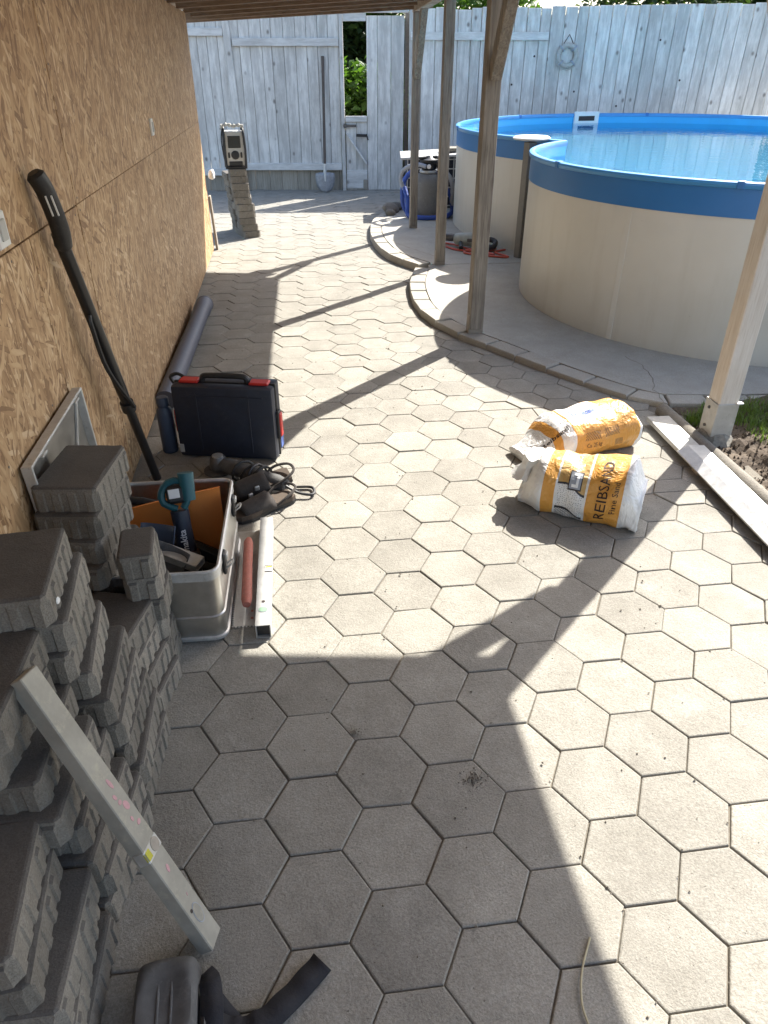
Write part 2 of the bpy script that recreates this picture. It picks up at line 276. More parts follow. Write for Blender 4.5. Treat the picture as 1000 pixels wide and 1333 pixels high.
# ---------------------------------------------------------------- mesh helpers
class MB:
    def __init__(s): s.bm = bmesh.new()
    def add(s, verts, faces):
        vs = [s.bm.verts.new(v) for v in verts]
        for f in faces:
            try: s.bm.faces.new([vs[i] for i in f])
            except ValueError: pass
        return s
    def box(s, c, size, rot=None, bevel=0.0, seg=1):
        b = bmesh.new(); bmesh.ops.create_cube(b, size=1.0)
        bmesh.ops.scale(b, vec=size, verts=b.verts)
        if bevel: bmesh.ops.bevel(b, geom=b.edges[:], offset=bevel, segments=seg, affect='EDGES', profile=0.6)
        mat = Matrix.Translation(c) @ (rot.to_4x4() if rot is not None else Matrix.Identity(4))
        bmesh.ops.transform(b, matrix=mat, verts=b.verts)
        s._merge(b); return s
    def _merge(s, b):
        b.verts.index_update(); s.add([v.co.copy() for v in b.verts], [[v.index for v in f.verts] for f in b.faces]); b.free()
    def frame(s, p0, p1):
        d = (Vector(p1) - Vector(p0)).normalized(); a = Vector((0, 0, 1)) if abs(d.z) < 0.95 else Vector((1, 0, 0))
        x = d.cross(a).normalized(); return x, d.cross(x).normalized()
    def bar(s, p0, p1, w, h, upv=(0, 0, 1), bevel=0.0):
        p0, p1 = Vector(p0), Vector(p1); d = (p1 - p0); L = d.length; d.normalize()
        u = Vector(upv); x = u.cross(d)
        if x.length < 1e-4: x = Vector((1, 0, 0)).cross(d)
        x.normalize(); z = d.cross(x)
        rot = Matrix((x, d, z)).transposed()
        return s.box((p0 + p1) / 2, (w, L, h), rot, bevel)
    def tube(s, pts, r, n=8, cap=True):
        pts = [Vector(p) for p in pts]; rr = r if isinstance(r, (list, tuple)) else [r] * len(pts)
        vs, fs = [], []; x = None
        for i, p in enumerate(pts):
            d = (pts[min(i + 1, len(pts) - 1)] - pts[max(i - 1, 0)]).normalized()
            if x is None: x, y = s.frame((0, 0, 0), d)
            else: x = (x - d * x.dot(d)).normalized(); y = d.cross(x)
            for k in range(n):
                a = 2 * math.pi * k / n; vs.append(p + (x * math.cos(a) + y * math.sin(a)) * rr[i])
        for i in range(len(pts) - 1):
            for k in range(n):
                k2 = (k + 1) % n; fs.append((i * n + k, i * n + k2, (i + 1) * n + k2, (i + 1) * n + k))
        if cap: fs.append(tuple(range(n))[::-1]); fs.append(tuple((len(pts) - 1) * n + k for k in range(n)))
        return s.add(vs, fs)
    def lathe(s, prof, n=20, mat=None):
        mat = mat or Matrix.Identity(4); vs, fs = [], []
        for r, z in prof:
            for k in range(n):
                a = 2 * math.pi * k / n; vs.append(mat @ Vector((r * math.cos(a), r * math.sin(a), z)))
        for i in range(len(prof) - 1):
            for k in range(n):
                k2 = (k + 1) % n; fs.append((i * n + k, i * n + k2, (i + 1) * n + k2, (i + 1) * n + k))
        fs.append(tuple(range(n))[::-1]); fs.append(tuple((len(prof) - 1) * n + k for k in range(n)))
        return s.add(vs, fs)
    def prism(s, outl, z0, z1, mat=None):
        mat = mat or Matrix.Identity(4); n = len(outl)
        vs = [mat @ Vector((x, y, z0)) for x, y in outl] + [mat @ Vector((x, y, z1)) for x, y in outl]
        fs = [tuple(range(n))[::-1], tuple(range(n, 2 * n))] + [(i, (i + 1) % n, n + (i + 1) % n, n + i) for i in range(n)]
        return s.add(vs, fs)
    def mesh(s, name, mat, smooth=False):
        bmesh.ops.recalc_face_normals(s.bm, faces=s.bm.faces)
        me = bpy.data.meshes.new(name); s.bm.to_mesh(me); s.bm.free()
        for mm in (mat if isinstance(mat, (list, tuple)) else [mat]): me.materials.append(mm)
        if smooth:
            for p in me.polygons: p.use_smooth = True
            try: me.set_sharp_from_angle(angle=R(38))
            except Exception: pass
        return me
    def build(s, name, mat, parent=None, smooth=False):
        return link(name, s.mesh(name, mat, smooth), parent)
def link(name, me, parent=None, loc=None, rot=None):
    o = bpy.data.objects.new(name, me); COL.objects.link(o)
    if parent: o.parent = parent
    if loc is not None: o.location = loc
    if rot is not None: o.rotation_euler = rot
    return o
def tag(o, label=None, cat=None, group=None, kind=None):
    for k, v in (('label', label), ('category', cat), ('group', group), ('kind', kind)):
        if v: o[k] = v
    return o
def thing(name, label, cat, loc=(0, 0, 0), rot=(0, 0, 0), group=None):
    o = bpy.data.objects.new(name, None); COL.objects.link(o); o.location = loc; o.rotation_euler = rot; o.empty_display_size = 0.05
    return tag(o, label, cat, group)
def smoothpath(pts, n=6):
    pts = [Vector(p) for p in pts]; out = []
    for i in range(len(pts) - 1):
        p0, p1, p2, p3 = pts[max(i - 1, 0)], pts[i], pts[i + 1], pts[min(i + 2, len(pts) - 1)]
        for k in range(n):
            u = k / n
            out.append(0.5 * ((2 * p1) + (p2 - p0) * u + (2 * p0 - 5 * p1 + 4 * p2 - p3) * u * u + (3 * p1 - p0 - 3 * p2 + p3) * u ** 3))
    out.append(pts[-1]); return out
def text_mesh(body, size, bold=False):
    cu = bpy.data.curves.new('lettering', 'FONT'); cu.body = body; cu.size = size; cu.align_x = 'LEFT'; cu.resolution_u = 2
    if bold: cu.offset = size * 0.02
    ob = bpy.data.objects.new('lettering', cu); COL.objects.link(ob)
    dg = bpy.context.evaluated_depsgraph_get(); dg.update()
    me = bpy.data.meshes.new_from_object(ob.evaluated_get(dg)); bpy.data.objects.remove(ob)
    vs = [v.co.copy() for v in me.vertices]; fs = [tuple(p.vertices) for p in me.polygons]
    bpy.data.meshes.remove(me)
    w = max(v.x for v in vs) if vs else 1
    return vs, fs, w
def rz(a): return Matrix.Rotation(a, 3, 'Z')

# ---------------------------------------------------------------- the ground
m = MB(); m.add([(-120, -120, -0.12), (120, -120, -0.12), (120, 120, -0.12), (-120, 120, -0.12)], [(0, 1, 2, 3)])
tag(m.build('ground', M['soil']), kind='structure')
patio = tag(MB().add([(-3.2, -2.6, -0.0075), (2.0, -2.6, -0.0075), (2.0, 10.42, -0.0075), (-3.2, 10.42, -0.0075)], [(0, 1, 2, 3)]).build('patio', M['joint']), kind='structure')
S = 0.116959; R3 = math.sqrt(3)
def hexmesh(clip=None, gap=0.0017):
    """hexagonal paver: sides, chamfered edge, slightly crowned top; clip=(half) gives a split stone"""
    ang = [R(60 * k) for k in range(6)]; sz = S - gap
    pts = [Vector((sz * math.cos(a), sz * math.sin(a))) for a in ang]
    if clip is not None:
        n = Vector((math.cos(clip), math.sin(clip))); out = []
        for i in range(6):
            a, b = pts[i], pts[(i + 1) % 6]; da, db = a.dot(n) - 0.002, b.dot(n) - 0.002
            if da >= 0: out.append(a)
            if da * db < 0: out.append(a + (b - a) * (da / (da - db)))
        pts = out
    c = sum(pts, Vector((0, 0))) / len(pts); n = len(pts)
    lev = [(-0.045, 0.0), (-0.0035, 0.0), (-0.0009, 0.0016), (0.0, 0.0045)]
    vs, fs = [], []
    for z, inn in lev:
        for p in pts:
            d = (c - p); vs.append((*(p + d * (inn / d.length)), z))
    for i in range(3):
        for k in range(n): fs.append((i * n + k, i * n + (k + 1) % n, (i + 1) * n + (k + 1) % n, (i + 1) * n + k))
    fs.append(tuple(3 * n + k for k in range(n)))
    return vs, fs
hv, hf = hexmesh(); hex_me = MB().add(hv, hf).mesh('paver', M['paver'])
halves = [MB().add(*hexmesh(R(a))).mesh('paver', M['paver']) for a in (90, 270, 0, 180, 30, 210)]
def in_view(p):
    d = Vector(p) - Vector((0.0347, -0.8525, 1.5)); z = d.dot(fwd)
    if z < 0.1: return False
    return abs(d.dot(right) / z) < 0.60 and abs(d.dot(up) / z) < 0.79
cells = []
for q in range(-20, 16):
    for r_ in range(-40, 90):
        x, y = S * 1.5 * q, S * R3 * (r_ + q / 2)
        if y < -1.2 or y > 10.4 or x < (-0.8 if y < 6.35 else -2.2): continue
        lim = 1.80 if y < 2.6 else 1.80 - (y - 2.6) * 0.55
        if y > 4.2: lim = 1.25
        if y > 7.4: lim = 1.25 + (y - 7.4) * 0.5
        if x > lim: continue
        cells.append((x, y, q, r_))
vis = [c for c in cells if in_view((c[0], c[1], 0))]
cam2 = Vector((0.0347, -0.8525, 1.5))
vis.sort(key=lambda c: (Vector((c[0], c[1], 0)) - cam2).length)
near = set((c[2], c[3]) for c in vis[:294])
SPLIT = {(6, 9): (0, 1), (8, 6): (0, 1), (7, 8): (2, 3), (8, 5): (4, 5), (9, 3): (0, 1), (10, 1): (2, 3)}
field = MB()
for x, y, q, r_ in cells:
    z = random.gauss(0, 0.0013); rot = (random.gauss(0, 0.006), random.gauss(0, 0.006), random.gauss(0, 0.009))
    loc = (x + random.gauss(0, 0.0007), y + random.gauss(0, 0.0007), z - 0.001)
    if (q, r_) in near:
        if (q, r_) in SPLIT:
            for k in SPLIT[(q, r_)]: link('paver', halves[k], patio, loc, rot)
        else: link('paver', hex_me, patio, loc, rot)
    else:
        mt = Matrix.Translation(loc) @ Euler(rot).to_matrix().to_4x4()
        field.add([mt @ Vector(v) for v in hv], hf)
fo = field.build('far_pavers', M['paver'], patio); fo['kind'] = 'stuff'

# concrete pad under the pool with its kerb stones
kerb1 = smoothpath([(1.75, 9.2, 0), (1.3, 8.3, 0), (0.99, 7.62, 0), (0.878, 7.01, 0), (0.847, 6.51, 0), (0.89, 5.93, 0), (0.988, 5.62, 0), (1.12, 5.37, 0)], 5)
kerb2 = smoothpath([(1.075, 5.28, 0), (0.956, 4.83, 0), (0.911, 4.40, 0), (0.915, 4.10, 0), (0.985, 3.78, 0), (1.09, 3.53, 0), (1.23, 3.29, 0), (1.42, 2.95, 0), (1.62, 2.64, 0), (1.80, 2.42, 0), (1.98, 2.33, 0), (2.5, 2.27, 0), (3.2, 2.25, 0), (4.6, 2.25, 0)], 5)
KW = 0.125
def offset(path, d):
    out = []
    for i, p in enumerate(path):
        t_ = (path[min(i + 1, len(path) - 1)] - path[max(i - 1, 0)]).normalized(); out.append(p + Vector((-t_.y, t_.x, 0)) * d)
    return out
pad = tag(MB().add([(1.3, 2.4, -0.1), (7.5, 2.4, -0.1), (7.5, 10.2, -0.1), (1.3, 10.2, -0.1)], [(0, 1, 2, 3)]).build('pool_pad', M['pad']), kind='structure')
i1 = offset(kerb1, KW + 0.002); i2 = offset(kerb2, KW + 0.002)
def pad_z(y): return 0.06 if y > 5.34 else 0.024 + max(0, y - 2.3) * 0.0115
def slab(outline, z):
    n = len(outline); b = bmesh.new(); vs = [b.verts.new((p[0], p[1], 0.06 if z >= 0.06 else 0.024 + (p[1] - 2.3) * 0.0115)) for p in outline]; f = b.faces.new(vs)
    ex = bmesh.ops.extrude_face_region(b, geom=[f]); bmesh.ops.translate(b, vec=(0, 0, -0.2), verts=[v for v in ex['geom'] if isinstance(v, bmesh.types.BMVert)])
    bmesh.ops.recalc_face_normals(b, faces=b.faces); mm = MB(); mm._merge(b); return mm
slab([(p.x, p.y) for p in i1 if p.y > 5.36] + [(1.22, 5.345), (7.4, 5.1), (7.4, 10.0), (2.1, 10.0)], 0.06).build('slab', M['pad'], pad)
slab([(7.4, 5.093), (1.2, 5.337)] + [(p.x, p.y) for p in i2 if p.y < 5.3] + [(7.4, 2.4)], 0.058).build('slab', M['pad'], pad)
def kerb_stones(path, L=0.2, z1=0.055, z_end=None):
    # resample by arc length, one stone per step
    acc = [0]
    for a, b in zip(path, path[1:]): acc.append(acc[-1] + (b - a).length)
    def at(s):
        for i in range(len(path) - 1):
            if acc[i + 1] >= s:
                u = (s - acc[i]) / max(1e-6, acc[i + 1] - acc[i]); p = path[i].lerp(path[i + 1], u); d = (path[i + 1] - path[i]).normalized(); return p, Vector((-d.y, d.x, 0))
        return path[-1], Vector((0, 1, 0))
    s = 0
    while s + L * 0.6 < acc[-1]:
        l = L * random.uniform(0.85, 1.15); g = 0.004
        (a, na), (b, nb) = at(s + g), at(min(acc[-1], s + l - g))
        f = s / acc[-1]; z = pad_z(a.y) - 0.002 + random.gauss(0, 0.002)
        quad = [a, b, b + nb * (KW - 0.004), a + na * (KW - 0.004)]; c = sum(quad, Vector()) / 4
        vs, fs = [], []
        for zz, inn in ((-0.08, 0), (z - 0.012, 0), (z - 0.003, 0.004), (z, 0.011)):
            for p in quad: d = c - p; vs.append(((p + d * (inn / d.length)).x, (p + d * (inn / d.length)).y, zz))
        for i in range(3):
            for k in range(4): fs.append((i * 4 + k, i * 4 + (k + 1) % 4, (i + 1) * 4 + (k + 1) % 4, (i + 1) * 4 + k))
        fs.append((12, 13, 14, 15))
        MB().add(vs, fs).build('kerb_stone', M['kerb'], pad); s += l
kerb_stones(kerb1, 0.26); kerb_stones(kerb2, 0.24, 0.058, 0.045)
def crack(pts, z):
    mm = MB()
    for (a, b) in zip(pts, pts[1:]):
        a, b = Vector((*a, pad_z(a[1]) + 0.0012)), Vector((*b, pad_z(b[1]) + 0.0012)); n = Vector((-(b - a).y, (b - a).x, 0)).normalized() * random.uniform(0.001, 0.0028)
        mm.add([a - n, b - n, b + n, a + n], [(0, 1, 2, 3)])
    return mm
cp = [(1.98, 3.02)]
for k in range(14): cp.append((cp[-1][0] - 0.012 + random.gauss(0, 0.016), cp[-1][1] - 0.05))
crack(cp, 0.031).build('crack', M['joint'], pad)
cp = [(1.0, 6.3)]
for k in range(12): cp.append((cp[-1][0] + 0.025 + random.gauss(0, 0.004), cp[-1][1] - 0.06 + random.gauss(0, 0.01)))
crack(cp, 0.0612).build('crack', M['joint'], pad)

# ---------------------------------------------------------------- soil bed, kerb tube, grass on the right
def soil_h(x, y): return 0.0 + 0.04 * noise.noise((x * 4, y * 4, 1)) + 0.018 * noise.noise((x * 14, y * 14, 3)) + 0.010 * noise.noise((x * 45, y * 45, 5)) + min(0.06, max(0, x - 2.0) * 0.12)
vs, fs = [], []; NX, NY = 90, 110
for j in range(NY + 1):
    for i in range(NX + 1):
        x = 1.88 + i * 2.0 / NX; y = -0.4 + j * 2.72 / NY; vs.append((x, y, soil_h(x, y)))
for j in range(NY):
    for i in range(NX): a = j * (NX + 1) + i; fs.append((a, a + 1, a + NX + 2, a + NX + 1))
tag(MB().add(vs, fs).build('soil_bed', M['soil'], smooth=False), kind='structure')
mm = MB()
for k in range(3500):
    x, y = random.uniform(1.9, 2.9), random.uniform(0.6, 2.25); r_ = random.uniform(0.002, 0.009) * (1 if random.random() > .1 else 1.8); z = soil_h(x, y)
    vs = [Vector(d) * r_ * random.uniform(0.6, 1.2) + Vector((x, y, z + r_ * 0.3)) for d in ((1, 0, 0), (0, 1, 0), (-1, 0, 0), (0, -1, 0), (0, 0, 1), (0, 0, -1))]
    mm.add(vs, [(0, 1, 4), (1, 2, 4), (2, 3, 4), (3, 0, 4), (1, 0, 5), (2, 1, 5), (3, 2, 5), (0, 3, 5)])
tag(mm.build('soil_clods', M['soil']), 'dark crumbly clods of soil around the pale post footing', 'soil', kind='stuff')
mm = MB()
def blades(mm, cx, cy, n, rad, h):
    for k in range(n):
        a = random.uniform(0, 6.28); q = rad * math.sqrt(random.random()); x, y = cx + q * math.cos(a), cy + q * math.sin(a); z = soil_h(x, y) - 0.005
        b = random.uniform(0, 6.28); w = random.uniform(0.0015, 0.003); hh = h * random.uniform(0.4, 1.1); lean = random.uniform(0.2, 0.9) * hh
        dx, dy = math.cos(b), math.sin(b)
        mm.add([(x - dy * w, y + dx * w, z), (x + dy * w, y - dx * w, z), (x + dx * lean * .4 + dy * w * .7, y + dy * lean * .4 - dx * w * .7, z + hh * .65), (x + dx * lean * .4 - dy * w * .7, y + dy * lean * .4 + dx * w * .7, z + hh * .65), (x + dx * lean, y + dy * lean, z + hh)], [(0, 1, 2, 3), (3, 2, 4)])
for (cx, cy, n, rad, h) in ((2.28, 2.08, 700, 0.16, 0.06), (2.45, 1.9, 900, 0.2, 0.06), (2.6, 2.1, 900, 0.24, 0.07), (2.38, 1.72, 500, 0.13, 0.05), (1.99, 2.16, 160, 0.06, 0.08), (2.8, 1.8, 900, 0.25, 0.07), (2.2, 2.18, 250, 0.1, 0.06), (2.15, 1.55, 60, .08, .04), (2.7, 1.5, 300, .2, .05), (2.25, 1.9, 420, .14, .05), (2.5, 1.6, 500, .2, .055), (2.1, 2.2, 160, .08, .07)): blades(mm, cx, cy, n, rad, h)
tag(mm.build('grass', M['grass']), 'short green grass growing on the soil behind the pale post', 'grass', kind='stuff')
mm = MB().tube([(1.865 + 0.001 * k, 2.285 - 0.14 * k, 0.012 + random.gauss(0, .001)) for k in range(0, 19)], 0.037, 14)
tag(mm.build('edging_kerb', M['block'], smooth=True), 'round-topped grey concrete edging strip between plank and soil bed', 'kerb')

# ---------------------------------------------------------------- OSB wall on the left
wall = thing('osb_wall', 'tall shed wall clad in tan strand board panels', 'wall', (-0.70, 0, 0))
WT = 1.88; WEND = 6.42
MB().box((-0.075, 1.6, WT / 2 - 0.05), (0.11, 9.6, WT + 0.1)).build('backing', M['osb'], wall)
def panel(y0, y1, z0, z1):
    MB().box((-0.009, (y0 + y1) / 2, (z0 + z1) / 2), (0.018, y1 - y0, z1 - z0), bevel=0.0015).build('panel', M['osb'], wall)
for y0, y1 in ((-3.2, 1.925), (1.935, 4.44), (4.443, WEND)): panel(y0, y1, 1.092, WT)
for y0, y1 in ((-3.2, 1.368), (1.374, 1.925), (1.935, WEND)): panel(y0, y1, 0.012, 1.088 if y0 < 1.9 else 1.0905)
MB().box((-0.07, WEND + 0.012, WT / 2), (0.13, 0.022, WT)).build('corner_trim', M['post_pale'], wall)
for yy in (0.4, 0.8, 1.2, 1.9, 1.96, 2.6, 3.2, 3.8, 4.41, 4.47, 5.0, 5.6, 6.2):
    for zz in (0.25, 0.65, 1.06, 1.12, 1.5):
        MB().lathe([(0.004, 0), (0.003, 0.001)], 7, Matrix.Translation((0.0002, yy + random.gauss(0, .006), zz + random.gauss(0, .01))) @ Matrix.Rotation(R(90), 4, 'Y')).build('screw', M['steel_dark'], wall)
def sock(y, z, w, h, lab):
    t_ = thing('wall_switch', lab, 'switch', (-0.70, y, z)); MB().box((0.006, 0, 0), (0.014, w, h), bevel=0.003).build('plate', M['white'], t_)
    MB().box((0.015, 0, 0), (0.006, w * 0.5, h * 0.6), bevel=0.002).build('rocker', M['silver'], t_)
sock(3.775, 1.215, 0.06, 0.085, 'small white switch plate alone on the strand board wall')
sock(1.15, 1.15, 0.08, 0.085, 'white socket plate on strand board left of the black tube')
bd = thing('leaning_board', 'narrow dark board leaning at the end of the strand board wall', 'board', (-0.672, 6.475, 0), (0, R(-2), 0))
MB().box((0, 0, 0.24), (0.02, 0.09, 0.48), bevel=0.002).build('plank', M['post'], bd)
rag = MB().lathe([(0.005, 0), (0.028, 0.01), (0.033, 0.04), (0.02, 0.075), (0.006, 0.085)], 10, Matrix.Translation((-0.645, 6.455, 0.62)))
rg = rag.build('cloth_rag', M['white'], smooth=True)
for v in rg.data.vertices: v.co += Vector((noise.noise(v.co * 40), noise.noise(v.co * 37 + Vector((5, 0, 0))), noise.noise(v.co * 33))) * 0.012
tag(rg, 'white crumpled rag hanging at the end of the strand board wall', 'rag')

# ---------------------------------------------------------------- timber shelter over the patio: posts, beam, joists, roof boards
sh = thing('timber_shelter', 'weathered brown timber shelter with three posts along the concrete pad', 'shelter', (0, 0, 0))
def roof_z(x): return 1.848 + 0.05 * (x + 0.7)
def post(x, y, w, ztop, z0=0.055, lean=(0, 0), parent=sh, mat='post', shoe=True):
    p = MB().bar((x, y, z0 + 0.03), (x + lean[0], y + lean[1], ztop), w, w, (0, 1, 0), 0.004).build('post', M[mat], parent)
    if shoe:
        MB().box((x, y, z0 + 0.055), (w + 0.008, w * 0.75, 0.13), bevel=0.002).build('post_shoe', M['shoe'], parent)
        MB().box((x, y, z0 + 0.01), (w * 0.55, w * 0.55, 0.06)).build('anchor_pin', M['steel_dark'], parent)
        for dz in (0.05, 0.09): MB().lathe([(0.007, 0), (0.006, 0.005)], 8, Matrix.Translation((x + 0.006, y - w * 0.375, z0 + dz)) @ Matrix.Rotation(R(90), 4, 'X')).build('bolt', M['steel_dark'], parent)
    return p
post(1.187, 3.575, 0.088, 1.93, 0.034); post(1.297, 5.34, 0.076, 1.93); post(1.332, 6.985, 0.074, 1.93)
MB().bar((1.10, 2.3, 1.985), (1.347, 7.12, 1.985), 0.085, 0.11, (0, 0, 1), 0.004).build('beam', M['beam'], sh)
def brace(x, y, w, z0, z1, run):
    MB().bar((x, y - w * 0.5, z0), (x - 0.012, y - run, z1), w * 0.9, 0.062, (1, 0, 0), 0.004).build('brace', M['post'], sh)
brace(1.192, 3.575, 0.088, 1.46, 1.95, 0.40); brace(1.335, 6.985, 0.074, 1.42, 1.95, 0.42)
yj = [2.45 + 0.5 * k for k in range(10)]
ROT = -0.123
for k, y in enumerate(yj):
    y1 = y + ROT * (1.75 + 0.7)
    MB().bar((-0.66, y + 0.02, roof_z(-0.66) + 0.045), (1.30 + (y - 2.4) * 0.022, y + 0.02 + ROT * 2.1, roof_z(1.36) + 0.062), 0.06, 0.085, (0, 0, 1), 0.003).build('joist', M['joist'], sh)
x = -0.86
while x < 1.44:
    MB().bar((x - 0.02, 2.2 + ROT * x, roof_z(x) + 0.112), (x + 0.10, 7.13 + ROT * x, roof_z(x) + 0.112), 0.138, 0.02, (0, 0, 1)).build('roof_board', M['deckboard'], sh); x += 0.142
MB().bar((-0.80, 7.17 + 0.09, roof_z(-0.80) + 0.066), (1.47, 6.985, roof_z(1.44) + 0.066), 0.035, 0.13, (0, 0, 1), 0.003).build('fascia', M['joist'], sh)

s2 = thing('patio_canopy', 'pale pine post with metal shoe carrying the canopy beside the soil bed', 'canopy', (0, 0, 0))
PX, PY = 1.975, 1.975
MB().bar((PX, PY, 0.05), (PX, PY, 1.95), 0.095, 0.095, (0, 1, 0), 0.004).build('post', M['post_pale'], s2)
MB().box((PX - 0.001, PY, 0.115), (0.105, 0.105, 0.16), bevel=0.002).build('post_shoe', M['alu_old'], s2)
MB().box((PX + 0.05, PY - 0.05, 0.198), (0.03, 0.02, 0.006)).build('shoe_tab', M['white'], s2)
for dz in (0.07, 0.16): MB().lathe([(0.008, 0), (0.007, 0.006)], 8, Matrix.Translation((PX - 0.0535, PY + 0.01, dz)) @ Matrix.Rotation(R(-90), 4, 'Y')).build('bolt', M['steel_dark'], s2)
MB().lathe([(0.13, -0.1), (0.10, 0.0), (0.075, 0.03), (0.06, 0.045)], 9, Matrix.Translation((PX, PY, 0))).build('footing', M['mat_clay'], s2)
MB().bar((-0.72, 2.46, 1.90), (2.10, 2.12, 1.95), 0.09, 0.12, (0, 0, 1), 0.004).build('beam', M['beam'], s2)
MB().bar((PX - 0.04, PY + 0.02, 1.34), (PX - 0.22, PY + 0.10, 1.93), 0.07, 0.07, (0, 1, 0), 0.004).build('brace', M['post_pale'], s2)
MB().bar((2.06, 2.16, 1.96), (2.06, -1.2, 1.96), 0.08, 0.1, (0, 0, 1)).build('side_beam', M['beam'], s2)
x = -0.86
while x < 2.0:
    MB().bar((x + 0.07, 2.40 + ROT * x * 0.9, 2.02), (x + 0.07, -1.25, 2.02), 0.1415, 0.022, (0, 0, 1)).build('roof_board', M['deckboard'], s2); x += 0.142  # rear edge of this unseen roof is set by the skylight wanted beneath
MB().bar((2.06, -1.1, -0.05), (2.06, -1.1, 1.91), 0.095, 0.095, (0, 1, 0)).build('post', M['post_pale'], s2)

# ---------------------------------------------------------------- white fence and gate
FR = (0, 0, math.atan(-0.123)); FL = (0, 10.355, 0)
fl = thing('board_fence', 'whitewashed vertical board fence left of the gate, bare boards at its foot', 'fence', FL, FR)
def fboard(par, x0, x1, z0, z1, mat='white_fence', y=0.0, lean=0.0):
    w = x1 - x0
    vs = [(x0, -0.011, z0), (x1, -0.011, z0), (x1, 0.011, z0), (x0, 0.011, z0), (x0 + lean, -0.011, z1), (x1 + lean, -0.011, z1), (x1 + lean, 0.011, z1), (x0 + lean, 0.011, z1)]
    c = Vector(((x0 + x1) / 2, y, z0))
    me = MB().add([Vector(v) - Vector((c.x, 0, z0)) for v in vs], [(3, 2, 1, 0), (4, 5, 6, 7), (0, 1, 5, 4), (1, 2, 6, 5), (2, 3, 7, 6), (3, 0, 4, 7)])
    bmesh.ops.bevel(me.bm, geom=me.bm.edges[:], offset=0.005, segments=1, affect='EDGES')
    return link('board', me.mesh('board', M[mat]), par, c, (0, 0, random.gauss(0, 0.012)))
x = -2.9
while x < 0.82:
    w = random.uniform(0.125, 0.165); x1 = min(x + w, 0.845)
    fboard(fl, x + 0.002, x1 - 0.002, 0.255, 2.13 + random.gauss(0, 0.008), y=random.gauss(0, 0.003)); x = x1
x = -2.9
while x < 0.82:
    w = random.uniform(0.16, 0.24); x1 = min(x + w, 0.845)
    fboard(fl, x + 0.0015, x1 - 0.0015, -0.02, 0.29 + random.gauss(0, 0.004), 'plinth', 0.028); x = x1
MB().box((-1.03, 0.026, 1.24), (3.72, 0.012, 1.7)).build('backing', M['joist'], fl)  # dark sheet added behind the boards to block light through the gaps
def rail(par, x0, x1, z, h=0.09, y=-0.03, name='rail', th=0.035, mat='white_rail'):
    return MB().box(((x0 + x1) / 2, y, z), (x1 - x0, th, h), bevel=0.004).build(name, M[mat], par)
rail(fl, -2.9, -0.66, 1.885); rail(fl, -2.9, -0.66, 0.235); rail(fl, -0.545, 0.84, 1.775); rail(fl, -0.56, 0.84, 0.305)
MB().bar((-0.55, -0.032, -0.02), (-0.62, -0.032, 2.15), 0.085, 0.045, (0, 1, 0), 0.004).build('fence_post', M['white_fence'], fl)
gt = thing('garden_gate', 'whitewashed plank gate with an open slot and dark latches', 'gate', FL, FR)
MB().box((0.872, -0.01, 1.05), (0.05, 0.07, 2.14), bevel=0.004).build('gate_post', M['white_fence'], gt)
MB().box((1.30, -0.015, 2.115), (0.90, 0.05, 0.05), bevel=0.004).build('lintel', M['white_rail'], gt)
MB().box((1.05, -0.012, 2.045), (0.30, 0.03, 0.09), bevel=0.003).build('top_rail', M['white_rail'], gt)
for a, b in ((1.205, 1.345), (1.349, 1.525), (1.529, 1.70)): fboard(gt, a, b, 0.0, 2.06)
for a, b in ((0.905, 1.05), (1.053, 1.2)): fboard(gt, a, b, 0.0, 0.93)
rail(gt, 0.905, 1.2, 0.895, 0.07, -0.025, 'mid_rail', 0.025); rail(gt, 0.905, 1.2, 0.14, 0.24, -0.02, 'kick_board', 0.02)
MB().bar((0.92, -0.024, 0.72), (1.19, -0.024, 0.34), 0.02, 0.09, (0, 1, 0), 0.003).build('diagonal_brace', M['white_rail'], gt)
la = MB().box((0.965, -0.05, 0.815), (0.18, 0.02, 0.03), bevel=0.004).box((0.90, -0.055, 0.815), (0.04, 0.03, 0.055), bevel=0.004).build('latch', M['steel_dark'], gt)
MB().lathe([(0.014, 0), (0.014, 0.03)], 10, Matrix.Translation((1.03, -0.06, 0.815)) @ Matrix.Rotation(R(90), 4, 'X')).build('bolt_knob', M['steel_dark'], la)
MB().bar((1.05, -0.06, 0.70), (1.20, -0.05, 0.695), 0.02, 0.035, (0, 0, 1), 0.005).bar((1.19, -0.06, 0.715), (1.215, -0.06, 0.64), 0.02, 0.02, (0, 1, 0), 0.004).build('handle', M['black'], gt)
MB().box((1.17, -0.03, 0.07), (0.06, 0.02, 0.14), bevel=0.01).build('broken_corner', M['plinth'], gt)
fr_ = thing('board_fence', 'whitewashed vertical board fence running behind the pool', 'fence', FL, FR)
x = 1.775
while x < 6.66:
    w = random.uniform(0.13, 0.18); x1 = min(x + w, 6.68); f = (x - 1.77) / 4.7
    fboard(fr_, x + 0.002, x1 - 0.002, 0.0, 2.135 + 0.06 * f + random.gauss(0, 0.009), y=random.gauss(0, 0.003), lean=-0.015 + 0.06 * f); x = x1
MB().box((4.2, 0.026, 1.05), (4.8, 0.012, 2.04)).build('backing', M['joist'], fr_)  # added sheet, keeps the gaps between these boards dark and lightproof
rail(fr_, 1.78, 3.58, 1.84, 0.09); rail(fr_, 1.78, 3.2, 0.42, 0.09)
for (bx, bz) in ((3.42, 1.62), (4.0, 1.22), (3.15, 1.3), (5.05, 1.8), (4.6, 1.05), (5.4, 1.35)):
    MB().lathe([(0.013, 0), (0.010, 0.003)], 9, Matrix.Translation((bx, -0.0135, bz)) @ Matrix.Rotation(R(90), 4, 'X')).build('knot', M['ink'], fr_)
